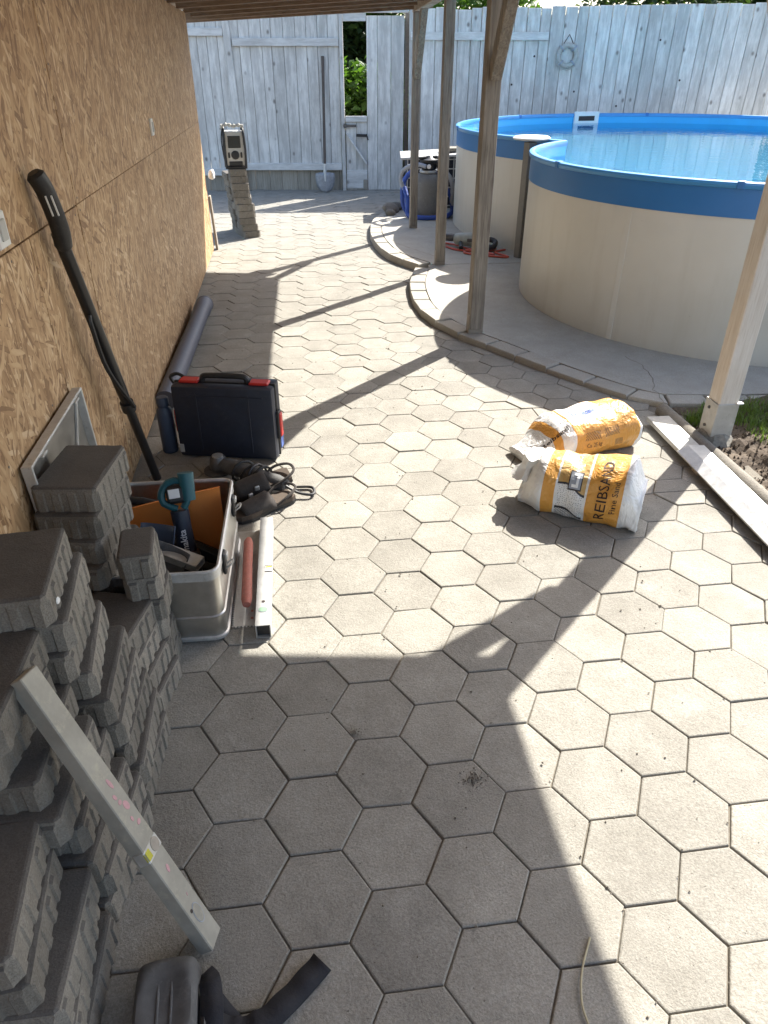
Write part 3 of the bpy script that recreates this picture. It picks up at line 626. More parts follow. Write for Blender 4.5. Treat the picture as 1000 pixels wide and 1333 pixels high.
# mesh strip seen in the gap beside the gate
gm = thing('wire_mesh_strip', 'dark wire mesh showing in the gap beside the gate', 'mesh', FL, FR)
mm = MB()
for k in range(5): mm.bar((1.66 + 0.04 * k, 0.09, 0.7), (1.66 + 0.04 * k, 0.09, 2.0), 0.004, 0.004, (0, 1, 0))
for k in range(33): mm.bar((1.64, 0.094, 0.7 + 0.04 * k), (1.84, 0.094, 0.7 + 0.04 * k), 0.004, 0.004)
mm.build('mesh', M['steel_dark'], gm)
MB().bar((1.74, 0.14, -0.05), (1.74, 0.14, 2.1), 0.05, 0.05, (0, 1, 0)).build('mesh_post', M['steel_dark'], gm)
# life ring ornament
lb = thing('life_ring', 'small grey-white life ring ornament hung by cord on the fence', 'life ring', (3.815, 9.845, 1.625), FR)
mm = MB().tube([(0.115 * math.cos(a), 0, 0.115 * math.sin(a)) for a in [2 * math.pi * k / 28 for k in range(29)]], 0.033, 10, False); mm.build('ring', M['rope'], lb, True)
for k in range(4):
    a = R(45 + 90 * k); MB().tube([((0.115 + 0.037 * math.cos(b)) * math.cos(a), 0.037 * math.sin(b), (0.115 + 0.037 * math.cos(b)) * math.sin(a)) for b in [2 * math.pi * j / 10 for j in range(11)]], 0.012, 6, False).build('band', M['hose_grey'], lb, True)
MB().tube([(-0.11, 0.0, 0.05), (-0.04, 0.0, 0.17), (0, 0.0, 0.235), (0.04, 0, 0.17), (0.11, 0, 0.05)], 0.006, 6).build('cord', M['ink'], lb)
MB().tube(smoothpath([(-0.14, -0.02, 0.0), (-0.12, -0.03, -0.1), (-0.02, -0.03, -0.155), (0.08, -0.03, -0.13), (0.145, -0.02, -0.03)], 4), 0.006, 6).build('cord', M['rope'], lb)

# ---------------------------------------------------------------- figure-eight pool
C1, R1, C2, R2, ZR, ZP = Vector((3.289, 4.204)), 1.556, Vector((4.13, 6.90)), 2.335, 0.984, 0.055
d12 = (C2 - C1).length; a_ = (R1 * R1 - R2 * R2 + d12 * d12) / (2 * d12); h_ = math.sqrt(R1 * R1 - a_ * a_)
e12 = (C2 - C1) / d12; mid = C1 + e12 * a_; J1 = mid + Vector((-e12.y, e12.x)) * h_; J2 = mid - Vector((-e12.y, e12.x)) * h_   # J1 left, J2 right
def arc(c, r, p, q, n):
    """outline from p to q around c, the long way outside the other circle"""
    a0 = math.atan2(p.y - c.y, p.x - c.x); a1 = math.atan2(q.y - c.y, q.x - c.x)
    return a0, a1
def ring_pts(c, r, p, q, n, ccw=True, dr=0.0):
    a0, a1 = arc(c, r, p, q, n)
    if ccw and a1 < a0: a1 += 2 * math.pi
    if not ccw and a1 > a0: a1 -= 2 * math.pi
    return [Vector((c.x + (r + dr) * math.cos(a0 + (a1 - a0) * k / n), c.y + (r + dr) * math.sin(a0 + (a1 - a0) * k / n))) for k in range(n + 1)]
def eight(dr):
    return ring_pts(C1, R1, J1, J2, 120, True, dr) + ring_pts(C2, R2, J2, J1, 180, True, dr)
pool = thing('swimming_pool', 'round-lobed above-ground pool with beige wall, blue band and water', 'pool', (3.6, 5.5, 0))
def PO(x, y, z): return (x - 3.6, y - 5.5, z)
def sweep(prof, name, mat, smooth=True):
    """profile (radial offset, z) swept round the figure-eight outline"""
    loops = [eight(dr) for dr, z in prof]; n = len(loops[0]); vs, fs = [], []
    for lp, (dr, z) in zip(loops, prof): vs += [PO(p.x, p.y, z) for p in lp]
    for i in range(len(prof) - 1):
        for k in range(n): fs.append((i * n + k, i * n + (k + 1) % n, (i + 1) * n + (k + 1) % n, (i + 1) * n + k))
    return MB().add(vs, fs).build(name, M[mat], pool, smooth)
BZ = ZR - 0.165
sweep([(-0.012, BZ + .01), (0.0, BZ), (0.0, 0.0), (-0.012, -0.02)], 'wall', 'beige')
sweep([(-0.002, BZ - 0.004), (0.004, BZ - 0.003), (0.004, ZR - 0.008)], 'outer_band', 'band')
sweep([(-0.022, ZR - 0.03), (-0.026, ZR - 0.008), (-0.018, ZR + 0.008), (0.0, ZR + 0.012), (0.016, ZR + 0.006), (0.02, ZR - 0.006), (0.014, ZR - 0.022), (0.004, ZR - 0.026)], 'rim', 'rim')
sweep([(-0.014, ZR - 0.005), (-0.014, 0.10), (-0.05, 0.072)], 'liner', 'liner')
fl_o = [p for p in eight(-0.045)]
def fillpoly(name, mat, z, outl):
    b = bmesh.new(); vs = [b.verts.new(PO(p.x, p.y, z)) for p in outl]; b.faces.new(vs); bmesh.ops.triangulate(b, faces=b.faces[:]); mm = MB(); mm._merge(b); return mm.build(name, M[mat], pool)
fillpoly('pool_floor', 'floor', 0.073, fl_o)
fillpoly('water', 'water', ZR - 0.10, eight(-0.015))
# skimmer on the far inner wall
sa = math.atan2(9.28 - C2.y, 3.93 - C2.x); sp = Vector((C2.x + (R2 - 0.02) * math.cos(sa), C2.y + (R2 - 0.02) * math.sin(sa)))
rs = rz(sa - math.pi / 2)
sk = MB().box(PO(sp.x, sp.y - .012, ZR - 0.045), (0.34, 0.03, 0.15), rs, 0.004).build('skimmer_frame', M['white'], pool)
MB().box(PO(sp.x, sp.y - 0.026, ZR - 0.045), (0.22, 0.012, 0.055), rs, 0.003).build('skimmer_mouth', M['ink'], sk)
# uprights where the two lobes meet, with caps
MB().box(PO(2.06, 5.52, 0.49), (0.085, 0.07, 0.97), rz(R(25)), 0.004).build('support_post', M['post_grey'], pool)
MB().lathe([(0.07, -0.02), (0.15, -0.008), (0.155, 0.004), (0.135, 0.016), (0.0005, 0.024)], 24, Matrix.Translation(PO(2.09, 5.60, ZR + 0.014))).build('post_cap', M['white'], pool, True)
def on_ring(c, r, ang, dr): return Vector((c.x + (r + dr) * math.cos(ang), c.y + (r + dr) * math.sin(ang)))
for c, r, ang in ((C1, R1, R(214)), (C1, R1, R(262)), (C2, R2, R(196))):      # lap seams of the wall sheets
    p = on_ring(c, r, ang, 0.0015); MB().box(PO(p.x, p.y, BZ / 2), (0.003, 0.035, BZ - 0.004), rz(ang), 0.0008).build('lap_seam', M['beige'], pool)
for c, r, ang in ((C1, R1, R(190)), (C1, R1, R(235)), (C1, R1, R(280)), (C2, R2, R(175)), (C2, R2, R(120)), (C2, R2, R(75)), (C2, R2, R(95))):   # rail joiners
    p = on_ring(c, r, ang, -0.002); MB().box(PO(p.x, p.y, ZR - 0.006), (0.05, 0.04, 0.040), rz(ang), 0.006, 2).build('rail_joint', M['band'], pool)

# ---------------------------------------------------------------- bushes and trees behind the fence
def bush(name, label, cat, cx, cy, z0, rx, ry, rzz, n, ls, mat, group=None, trunk_h=None):
    t_ = thing(name, label, cat, (cx, cy, -0.1), (0, 0, 0), group)
    vs, fs = [], []; k = 0
    clumps = [(random.uniform(-1, 1), random.uniform(-1, 1), random.uniform(-1, 1)) for _ in range(26)]
    while k < n:
        c = random.choice(clumps); p = Vector((c[0] * .75 + random.gauss(0, .2), c[1] * .75 + random.gauss(0, .2), c[2] * .75 + random.gauss(0, .2)))
        if p.length > 1.15: continue
        P = Vector((p.x * rx, p.y * ry, z0 + rzz + p.z * rzz)); 
        if P.z < 0.02: continue
        a = Euler((random.uniform(-0.9, 0.9), random.uniform(-0.9, 0.9), random.uniform(0, 6.28))).to_matrix(); l = ls * random.uniform(0.6, 1.3); w = l * 0.32
        q = [Vector((0, -l / 2, 0)), Vector((w, -l * .1, l * .06)), Vector((w * .8, l * .2, l * .05)), Vector((0, l / 2, -l * .1)), Vector((-w * .8, l * .2, l * .05)), Vector((-w, -l * .1, l * .06))]
        b = len(vs); vs += [P + a @ v for v in q]; fs.append((b, b + 1, b + 2, b + 3)); fs.append((b, b + 3, b + 4, b + 5)); k += 1
    me = bpy.data.meshes.new('crown'); me.from_pydata(vs, [], fs); me.materials.append(M[mat]); link('crown', me, t_)
    mm = MB(); top = z0 + rzz * 1.2
    mm.tube([(0, 0, -0.1), (0.02, 0.01, top * 0.4), (-0.02, 0.0, top * 0.8)], [0.05 + rx * .03, 0.035 + rx * .02, 0.01], 7)
    for i in range(7):
        a = random.uniform(0, 6.28); z = top * random.uniform(0.25, 0.6); mm.tube([(0, 0, z), (rx * .4 * math.cos(a), ry * .4 * math.sin(a), z + rzz * .4), (rx * .7 * math.cos(a), ry * .7 * math.sin(a), z + rzz * .75)], [0.022, 0.015, 0.005], 5)
    mm.build('trunk', M['bark'], t_)
bush('leafy_shrub', 'bright green leafy shrub seen through the open slot of the gate', 'shrub', 1.25, 11.15, 0.0, 0.65, 0.5, 0.85, 2600, 0.13, 'leaf')
bush('dark_hedge', 'dark green hedge beyond the gate', 'hedge', 1.2, 13.0, 0.0, 2.2, 0.7, 1.35, 13000, 0.17, 'leaf_dark')
bush('leafy_shrub', 'small green shrub showing in the gap beside the gate', 'shrub', 1.86, 10.75, 0.0, 0.16, 0.16, 0.55, 260, 0.09, 'leaf')
bush('garden_tree', 'olive green tree topping the fence above the life ring', 'tree', 3.4, 12.2, 1.0, 1.2, 0.8, 0.95, 5000, 0.11, 'leaf', 'trees behind the fence')
bush('garden_tree', 'dark tree topping the fence behind the right end of the pool', 'tree', 6.3, 12.6, 0.9, 1.7, 0.9, 1.1, 6000, 0.12, 'leaf_dark', 'trees behind the fence')
bush('garden_tree', 'tall tree well behind the fence mirrored in the pool water', 'tree', 9.2, 15.5, 0.5, 1.7, 1.3, 2.3, 7000, 0.15, 'leaf_dark', 'trees behind the fence')
bush('dark_hedge', 'dark shrub behind the fence left of the gate', 'hedge', -1.2, 12.2, 0.0, 1.4, 0.6, 1.0, 3000, 0.13, 'leaf_dark')

# ---------------------------------------------------------------- stacked ribbed concrete blocks
BW, BL = 0.18, 0.26
def block_mesh(seed, BW=0.18, BL=0.26, ns=4, nl=6, BT=0.072):
    rnd = random.Random(seed); out = []; base = []
    w, l = BW / 2 - 0.005, BL / 2 - 0.005
    def side(p, q, n):
        p, q = Vector(p), Vector(q); d = (q - p); L = d.length; d.normalize(); nn = Vector((d.y, -d.x)); seg = L / n
        for k in range(n):
            a = k * seg; e = 0.0042 * rnd.uniform(0.5, 1.15); sh_ = rnd.gauss(0, 0.03)
            for f, on in ((0.20, 0), (0.28, 1), (0.70, 1), (0.78, 0)):
                b = p + d * (a + seg * (f + sh_)); base.append(b); out.append(b + nn * e * on)
    side((-w, -l), (w, -l), ns); side((w, -l), (w, l), nl); side((w, l), (-w, l), ns); side((-w, l), (-w, -l), nl)
    n = len(out); vs, fs = [], []
    rows = [(0.0, out, 0), (0.006, out, 0), (BT - 0.020, out, 0), (BT - 0.013, base, 0), (BT - 0.005, base, 0.0), (BT - 0.001, base, 0.004), (BT, base, 0.008)]
    for zi, (z, src, inn) in enumerate(rows):
        for p in src:
            x, y = max(-w + inn, min(w - inn, p.x)) if src is base else p.x, max(-l + inn, min(l - inn, p.y)) if src is base else p.y
            chip = 0.006 * max(0, noise.noise(Vector((p.x * 30, p.y * 30, seed * 7.3 + z * 20))) - 0.25) if zi in (0, 1, 2, 5) else 0
            k = 1 - chip / 0.12; vs.append((x * k + rnd.gauss(0, 0.0003), y * k + rnd.gauss(0, 0.0003), z - (chip * 0.5 if zi == 5 else 0)))
    for i in range(6):
        for k in range(n): fs.append((i * n + k, i * n + (k + 1) % n, (i + 1) * n + (k + 1) % n, (i + 1) * n + k))
    fs.append(tuple(range(n))[::-1]); fs.append(tuple(6 * n + k for k in range(n)))
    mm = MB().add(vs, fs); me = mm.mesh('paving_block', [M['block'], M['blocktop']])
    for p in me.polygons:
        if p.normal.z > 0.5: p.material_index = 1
    return me
blocks = [block_mesh(s) for s in range(5)]
far_blocks = [block_mesh(s + 20, BT=0.064) for s in range(3)]
half_blocks = [block_mesh(s + 9, 0.10, 0.15, 2, 3) for s in range(2)]
ORD = ['topmost', 'second', 'third', 'fourth', 'fifth', 'sixth', 'seventh', 'eighth', 'ninth', 'tenth']
def block_stack(cx, cy, n, rot, shift, where, jit=0.005, rjit=1.8, top_label=None, meshes=blocks, BT=0.072):
    """shift(i) -> (dx, dy, drot deg) of layer i, counted from the ground"""
    for i in range(n):
        dx, dy, dr = shift(i); me = random.choice(meshes); k = n - 1 - i
        o = link('paving_block', me, None, (cx + dx + random.gauss(0, jit), cy + dy + random.gauss(0, jit), i * (BT + 0.0004)), (0, 0, R(rot + dr + random.choice((0, 180)) + random.gauss(0, rjit))))
        lab = ('topmost ribbed grey block of the stack ' if k == 0 else ORD[k] + ' ribbed grey block from the top of the stack ') + where
        tag(o, top_label if (k == 0 and top_label) else lab, 'paving block', 'blocks stacked ' + where)
block_stack(-0.578, 0.945, 8, -8, lambda i: (-0.004 * (7 - i), 0.03 if i < 4 else -0.018 * (7 - i), 0), 'below the aluminium cover', 0.003, 1.0, 'dusty dark block with clean edges topping the stack below the aluminium cover')
block_stack(-0.425, 0.765, 6, 4, lambda i: (0.0, 0.0, (i % 3 - 1) * 3), 'touching the open aluminium box', 0.004, 1.5, None, half_blocks)
block_stack(-0.522, 0.615, 4, -11, lambda i: (0.012 * (4 - i), 0.0, (i % 3 - 1) * 3), 'wedged between three taller stacks', 0.004, 1.5)
block_stack(-0.563, 0.400, 9, 6, lambda i: ((0.105, 0.09, 0.085, 0.07, 0.055, 0.03, 0.014, 0.006, 0)[i], (i % 2) * 0.012 - 0.014, (-9, -4, -8, -3, -6, 2, -3, 2, 0)[i]), 'behind the leaning spirit level', 0.006, 2.0, 'dark block with a white chip on its side topping a stack')
block_stack(-0.585, 0.133, 8, 0, lambda i: ((0.115, 0.105, 0.095, 0.075, 0.045, 0.02, 0.0, 0)[i], 0.01 * (i % 2) - 0.005, (-9, -3, -7, 1, -5, 2, -3, 0)[i]), 'under the leaning spirit level', 0.006, 2.2)
block_stack(-0.556, -0.135, 5, 5, lambda i: ((0.06, 0.05, 0.05, 0.02, 0)[i], 0, (-4, 2, -5, -2, 0)[i]), 'beside the knee pad', 0.005, 2.0)
ch = link('white_chip', MB().lathe([(0.002, 0), (0.008, 0.001), (0.006, 0.003)], 7).mesh('white_chip', M['white']), None, (-0.465, 0.30, 0.615), (R(90), 0, R(84)))
tag(ch, 'small white paint chip stuck on the side of a dark block', 'paint chip')
block_stack(-0.395, 7.11, 10, 12, lambda i: (-0.006 * i, 0.002 * i, (9, 2, -3, 0, 6, -10, -7, -6, -5, -6)[i]), 'under the radio', 0.004, 1.0, None, far_blocks, 0.064)
block_stack(-0.47, 7.38, 9, 12, lambda i: (-0.006 * i, 0.002 * i, 0), 'behind the radio stack', 0.004, 1.0, None, far_blocks, 0.064)

# ---------------------------------------------------------------- radio on the far stack
rd = thing('jobsite_radio', 'silver and black jobsite radio standing on the tall block stack', 'radio', (-0.455, 7.11, 0.645), (0, 0, R(6)))
MB().box((0, 0, 0.175), (0.185, 0.16, 0.31), bevel=0.02, seg=2).build('body', M['silver'], rd, True)
for sx in (-1, 1):
    MB().tube(smoothpath([(sx * 0.095, -0.09, 0.0), (sx * 0.10, -0.095, 0.16), (sx * 0.095, -0.085, 0.31), (sx * 0.09, -0.02, 0.36), (sx * 0.09, 0.06, 0.345), (sx * 0.095, 0.095, 0.2), (sx * 0.095, 0.09, 0.0)], 4), 0.012, 8).build('roll_bar', M['black'], rd, True)
MB().box((0, 0, 0.01), (0.2, 0.19, 0.022), bevel=0.006).build('base', M['black'], rd)
MB().box((0, -0.082, 0.235), (0.12, 0.012, 0.105), bevel=0.004).build('screen', M['screen'], rd)
MB().lathe([(0.04, 0), (0.036, 0.018), (0.02, 0.022)], 18, Matrix.Translation((0, -0.08, 0.12)) @ Matrix.Rotation(R(90), 4, 'X')).build('tuning_knob', M['black'], rd, True)
for sx in (-1, 1): MB().box((sx * 0.06, -0.082, 0.12), (0.018, 0.01, 0.05), bevel=0.004).build('button', M['black'], rd)
MB().box((0, -0.082, 0.045), (0.13, 0.012, 0.04), bevel=0.004).build('speaker_grille', M['black'], rd)
MB().tube(smoothpath([(-0.11, -0.05, 0.34), (-0.10, -0.06, 0.375), (-0.05, -0.06, 0.385), (0.0, -0.05, 0.372), (0.06, -0.06, 0.378), (0.10, -0.05, 0.365)], 4), [0.016 + 0.006 * math.sin(k * 2.1) for k in range(21)], 8).build('handle_wrap', M['rope'], rd, True)
MB().tube(smoothpath([(-0.105, -0.08, 0.345), (-0.12, -0.085, 0.25), (-0.11, -0.09, 0.1), (-0.09, -0.1, 0.02)], 4), 0.006, 6).build('aerial_cable', M['black'], rd)

# ---------------------------------------------------------------- shovel
sv = thing('shovel', 'shovel with a dark wooden shaft leaning on the fence', 'shovel', (0.578, 10.03, 0))
MB().tube([(0.0, 0.035, 0.25), (0.02, 0.12, 0.9), (0.04, 0.225, 1.62)], [0.021, 0.019, 0.02], 10).build('shaft', M['shaft'], sv, True)
vs, fs = [], []
prof = [(0.0, 0.02), (0.03, 0.085), (0.08, 0.118), (0.15, 0.132), (0.21, 0.135), (0.245, 0.13), (0.26, 0.06)]
for z, w in prof:
    for k in range(7):
        u = -1 + k / 3; vs.append((w * u, 0.0 - 0.02 * (1 - u * u) + z * 0.12 + (0.012 if z > .25 else 0), z - 0.004 + (0.012 * u * u if z < .02 else 0)))
for i in range(len(prof) - 1):
    for k in range(6): fs.append((i * 7 + k, i * 7 + k + 1, (i + 1) * 7 + k + 1, (i + 1) * 7 + k))
bl = MB().add(vs, fs).build('blade', M['blade'], sv, True); md = bl.modifiers.new('thickness', 'SOLIDIFY'); md.thickness = 0.004
MB().tube([(0, 0.005, 0.14), (0, 0.03, 0.24), (0.003, 0.045, 0.36)], [0.012, 0.024, 0.025], 10).build('socket', M['alu_dull'], sv, True)

# ---------------------------------------------------------------- sand filter, hoses, crate
FX, FY = 1.60, 7.62
sf = thing('sand_filter', 'grey round pool sand filter tank with a black valve head', 'pool filter', (FX, FY, 0.06))
MB().lathe([(0.16, 0.0), (0.165, 0.03), (0.165, 0.33), (0.155, 0.39), (0.12, 0.44), (0.075, 0.46)], 24).build('tank', M['tank'], sf, True)
MB().lathe([(0.10, 0.455), (0.105, 0.465), (0.10, 0.48), (0.07, 0.485)], 20).build('clamp_ring', M['galv'], sf, True)
MB().lathe([(0.07, 0.48), (0.085, 0.50), (0.085, 0.55), (0.10, 0.56), (0.10, 0.585), (0.05, 0.60), (0.03, 0.62)], 16).build('valve', M['black_smooth'], sf, True)
MB().bar((-0.12, -0.03, 0.60), (0.09, 0.0, 0.61), 0.035, 0.025, (0, 0, 1), 0.006).build('valve_lever', M['black_smooth'], sf)
for a in (200, 260, 330): MB().tube([(0.07 * math.cos(R(a)), 0.07 * math.sin(R(a)), 0.525), (0.13 * math.cos(R(a)), 0.13 * math.sin(R(a)), 0.525)], 0.022, 8).build('valve_port', M['ink_white'] if a == 260 else M['black_smooth'], sf, True)
MB().lathe([(0.19, 0), (0.19, 0.02), (0.16, 0.03)], 20, Matrix.Translation((0, 0, -0.015))).build('base', M['black'], sf)
def hose(label, pts, r, mat):
    p = smoothpath(pts, 9); rr = [r * (1 + 0.07 * math.sin(k * 2.4)) for k in range(len(p))]
    tag(MB().tube(p, rr, 9).build('pool_hose', M[mat], None, True), label, 'hose')
hose('grey hose arching over the filter to the left', [(FX - 0.05, FY - 0.1, 0.585), (FX - 0.16, FY - 0.04, 0.60), (FX - 0.27, FY + 0.05, 0.54), (FX - 0.30, FY + 0.08, 0.44), (FX - 0.26, FY + 0.07, 0.34)], 0.022, 'hose_grey')
hose('blue ribbed hose looped round the foot of the filter tank', [(FX - 0.26, FY + 0.07, 0.36), (FX - 0.23, FY - 0.02, 0.22), (FX - 0.24, FY - 0.1, 0.1), (FX - 0.13, FY - 0.20, 0.085), (FX + 0.04, FY - 0.23, 0.085), (FX + 0.20, FY - 0.15, 0.09), (FX + 0.28, FY - 0.02, 0.13), (FX + 0.25, FY - 0.02, 0.28), (FX + 0.14, FY - 0.06, 0.42), (FX + 0.11, FY - 0.06, 0.57)], 0.026, 'hose')
hose('second blue hose hanging behind the left side of the filter', [(FX - 0.12, FY + 0.12, 0.55), (FX - 0.25, FY + 0.14, 0.42), (FX - 0.27, FY + 0.1, 0.2), (FX - 0.2, FY + 0.1, 0.09), (FX - 0.05, FY + 0.22, 0.085), (FX + 0.16, FY + 0.18, 0.085)], 0.026, 'hose')
hose('dark grey hose curving down right of the filter', [(FX + 0.1, FY - 0.06, 0.53), (FX + 0.2, FY - 0.08, 0.50), (FX + 0.26, FY - 0.06, 0.38), (FX + 0.27, FY - 0.02, 0.22), (FX + 0.32, FY + 0.0, 0.12)], 0.024, 'hose_grey')
cr = thing('wire_crate', 'dark wire crate standing behind the pool filter', 'crate', (FX + 0.30, FY + 0.52, 0.06), (0, 0, R(-7)))
for k in range(11): MB().bar((-0.45 + 0.09 * k, 0, 0), (-0.45 + 0.09 * k, 0, 0.55), 0.012, 0.012, (0, 1, 0)).build('wire', M['galv'], cr)
for k in range(6): MB().bar((-0.46, 0.008, 0.03 + 0.1 * k), (0.46, 0.008, 0.03 + 0.1 * k), 0.012, 0.012).build('wire', M['galv'], cr)
MB().box((0, 0.28, 0.275), (0.92, 0.5, 0.55), bevel=0.01).build('black_liner', M['navy'], cr)
wb = thing('cover_board', 'white dusty board lying on the wire crate', 'board', (FX + 0.28, FY + 0.72, 0.62), (R(2), R(-3), R(-7)))
MB().box((0, 0, 0.016), (0.98, 0.55, 0.024), bevel=0.004).build('plank', M['silver'], wb)
st = thing('roof_slab', 'broken flat stone slab lying on the white crate board', 'stone', (FX + 0.42, FY + 0.72, 0.668), (0, 0, R(10)))
MB().prism([(-0.15, -0.1), (0.02, -0.13), (0.17, -0.06), (0.14, 0.09), (-0.05, 0.12), (-0.17, 0.04)], -0.004, 0.03).build('stone', M['mat_clay'], st)
for k, (x_, y_, s_) in enumerate(((1.22, 7.95, 0.1), (1.30, 8.12, 0.08), (1.20, 7.76, 0.06))):
    mm = MB(); bmesh.ops.create_icosphere(mm.bm, subdivisions=2, radius=s_)
    for v in mm.bm.verts: v.co = Vector((v.co.x, v.co.y, v.co.z * .65)) * (1 + 0.35 * noise.noise(v.co * 9 + Vector((k * 3, 0, 0)))) + Vector((x_, y_, 0.06 + s_ * .45))
    tag(mm.build('rubble_stone', M['block'], smooth=True), ('largest', 'middle-sized', 'smallest')[k] + ' rough grey rubble stone lying left of the pool filter', 'stone', 'rubble stones by the filter')

# ---------------------------------------------------------------- drill and its cable by the pool wall
dr = thing('hammer_drill', 'dusty grey-green hammer drill lying on the pad against the pool', 'drill', (1.69, 5.95, 0.06), (0, 0, R(-22)))
DX = Matrix.Rotation(R(90), 4, 'Y')
MB().lathe([(0.03, -0.14), (0.05, -0.12), (0.062, -0.02), (0.066, 0.07), (0.055, 0.12), (0.035, 0.15)], 14, Matrix.Translation((0, 0, 0.075)) @ DX).build('motor_housing', M['drillgreen'], dr, True)
MB().lathe([(0.03, 0), (0.036, 0.02), (0.033, 0.08), (0.016, 0.1)], 12, Matrix.Translation((-0.14, 0, 0.085)) @ Matrix.Rotation(R(-90), 4, 'Y')).build('chuck', M['steel_dark'], dr, True)
MB().lathe([(0.009, 0), (0.008, 0.06)], 8, Matrix.Translation((-0.235, 0, 0.085)) @ Matrix.Rotation(R(-90), 4, 'Y')).build('bit', M['steel_dark'], dr)
MB().tube(smoothpath([(0.13, 0, 0.08), (0.21, -0.01, 0.085), (0.26, -0.06, 0.07), (0.24, -0.14, 0.045), (0.16, -0.15, 0.045)], 4), 0.024, 9).build('rear_handle', M['black'], dr, True)
MB().tube([(-0.07, -0.03, 0.06), (-0.04, -0.17, 0.03)], [0.017, 0.021], 9).build('side_handle', M['black'], dr, True)
MB().box((0.03, -0.06, 0.08), (0.07, 0.02, 0.03), bevel=0.004).build('vent', M['steel_dark'], dr)
cpts = [(1.93, 5.85, 0.07), (1.78, 5.72, 0.072), (1.55, 5.85, 0.07), (1.46, 6.15, 0.07), (1.6, 6.0, 0.075), (1.72, 5.68, 0.075), (1.85, 5.6, 0.07), (1.7, 5.82, 0.075), (1.6, 5.7, 0.072), (1.8, 5.55, 0.07), (1.95, 5.5, 0.07), (1.88, 5.7, 0.07), (2.0, 5.78, 0.07)]
tag(MB().tube(smoothpath(cpts, 7), 0.009, 6).build('power_cable', M['redcable'], None, True), 'tangled red power cable lying around the hammer drill', 'cable')

# ---------------------------------------------------------------- sand bags
def band_mat(name, stops, side=None):
    """flat print: colour bands along the bag from the UV map, crumpled film bump"""
    m, t, bs = new_mat(name); uv = t.nodes.new("ShaderNodeUVMap"); sx = t.nodes.new("ShaderNodeSeparateXYZ"); t.links.new(uv.outputs[0], sx.inputs[0])
    u, v = sx.outputs[0], sx.outputs[1]
    wob = noise_n(t, uv.outputs[0], 5, 2); uu = math_n(t, 'MULTIPLY_ADD', math_n(t, 'SUBTRACT', wob, 0.5), 0.02, u)
    col = ramp(t, uu, stops, 'CONSTANT')
    if side: col = side(t, col, u, v)
    t.links.new(col, bs.inputs["Base Color"]); bs.inputs["Roughness"].default_value = 0.42
    tc = t.nodes.new("ShaderNodeTexCoord"); n1 = noise_n(t, tc.outputs["Object"], 26, 3, 0.55, 1.2); n2 = noise_n(t, tc.outputs["Object"], 9, 3, 0.6, 2.0)
    bump(t, bs, math_n(t, 'ADD', n1, math_n(t, 'MULTIPLY', math_n(t, 'ABSOLUTE', math_n(t, 'SUBTRACT', n2, 0.5)), 5.0)), 0.38, 0.010)
    return m
OR, WH, BE = (0.64, 0.31, 0.06), (0.72, 0.72, 0.70), (0.52, 0.33, 0.12)
def between(t, v, a, b): return math_n(t, 'MULTIPLY', math_n(t, 'GREATER_THAN', v, a), math_n(t, 'LESS_THAN', v, b))
def side1(t, col, u, v):
    # wavy logo panel: beige above a wavy line, white dotted below
    wv = math_n(t, 'MULTIPLY_ADD', math_n(t, 'SINE', math_n(t, 'MULTIPLY', u, 26.0)), 0.012, math_n(t, 'MULTIPLY_ADD', u, 0.22, 0.335))
    inp = between(t, u, 0.335, 0.56); lo = math_n(t, 'GREATER_THAN', v, wv)
    col = mixc(t, math_n(t, 'MULTIPLY', inp, math_n(t, 'LESS_THAN', v, wv)), col, BE)
    ln = math_n(t, 'MULTIPLY', inp, math_n(t, 'LESS_THAN', math_n(t, 'ABSOLUTE', math_n(t, 'SUBTRACT', v, wv)), 0.006))
    col = mixc(t, ln, col, (0.03, 0.03, 0.035))
    w2 = math_n(t, 'ADD', wv, 0.13); ln2 = math_n(t, 'MULTIPLY', inp, math_n(t, 'LESS_THAN', math_n(t, 'ABSOLUTE', math_n(t, 'SUBTRACT', v, w2)), 0.008))
    col = mixc(t, ln2, col, (0.03, 0.03, 0.035))
    uvn = t.nodes.new("ShaderNodeUVMap"); mp = nd(t, "ShaderNodeMapping"); mp.inputs["Scale"].default_value = (52, 105, 1); t.links.new(uvn.outputs[0], mp.inputs[0])
    vo = nd(t, "ShaderNodeTexVoronoi", voronoi_dimensions='2D'); vo.inputs["Scale"].default_value = 1; vo.inputs["Randomness"].default_value = 0.6; t.links.new(mp.outputs[0], vo.inputs["Vector"])
    dots = math_n(t, 'MULTIPLY', math_n(t, 'LESS_THAN', vo.outputs["Distance"], 0.16), math_n(t, 'MULTIPLY', inp, lo))
    col = mixc(t, dots, col, (0.05, 0.05, 0.055))
    # hatch below the second line
    hat = math_n(t, 'MULTIPLY', math_n(t, 'MULTIPLY', inp, math_n(t, 'GREATER_THAN', v, w2)), math_n(t, 'LESS_THAN', math_n(t, 'FRACT', math_n(t, 'MULTIPLY_ADD', u, 55.0, math_n(t, 'MULTIPLY', v, 60.0))), 0.3))
    return mixc(t, hat, col, (0.05, 0.05, 0.055))
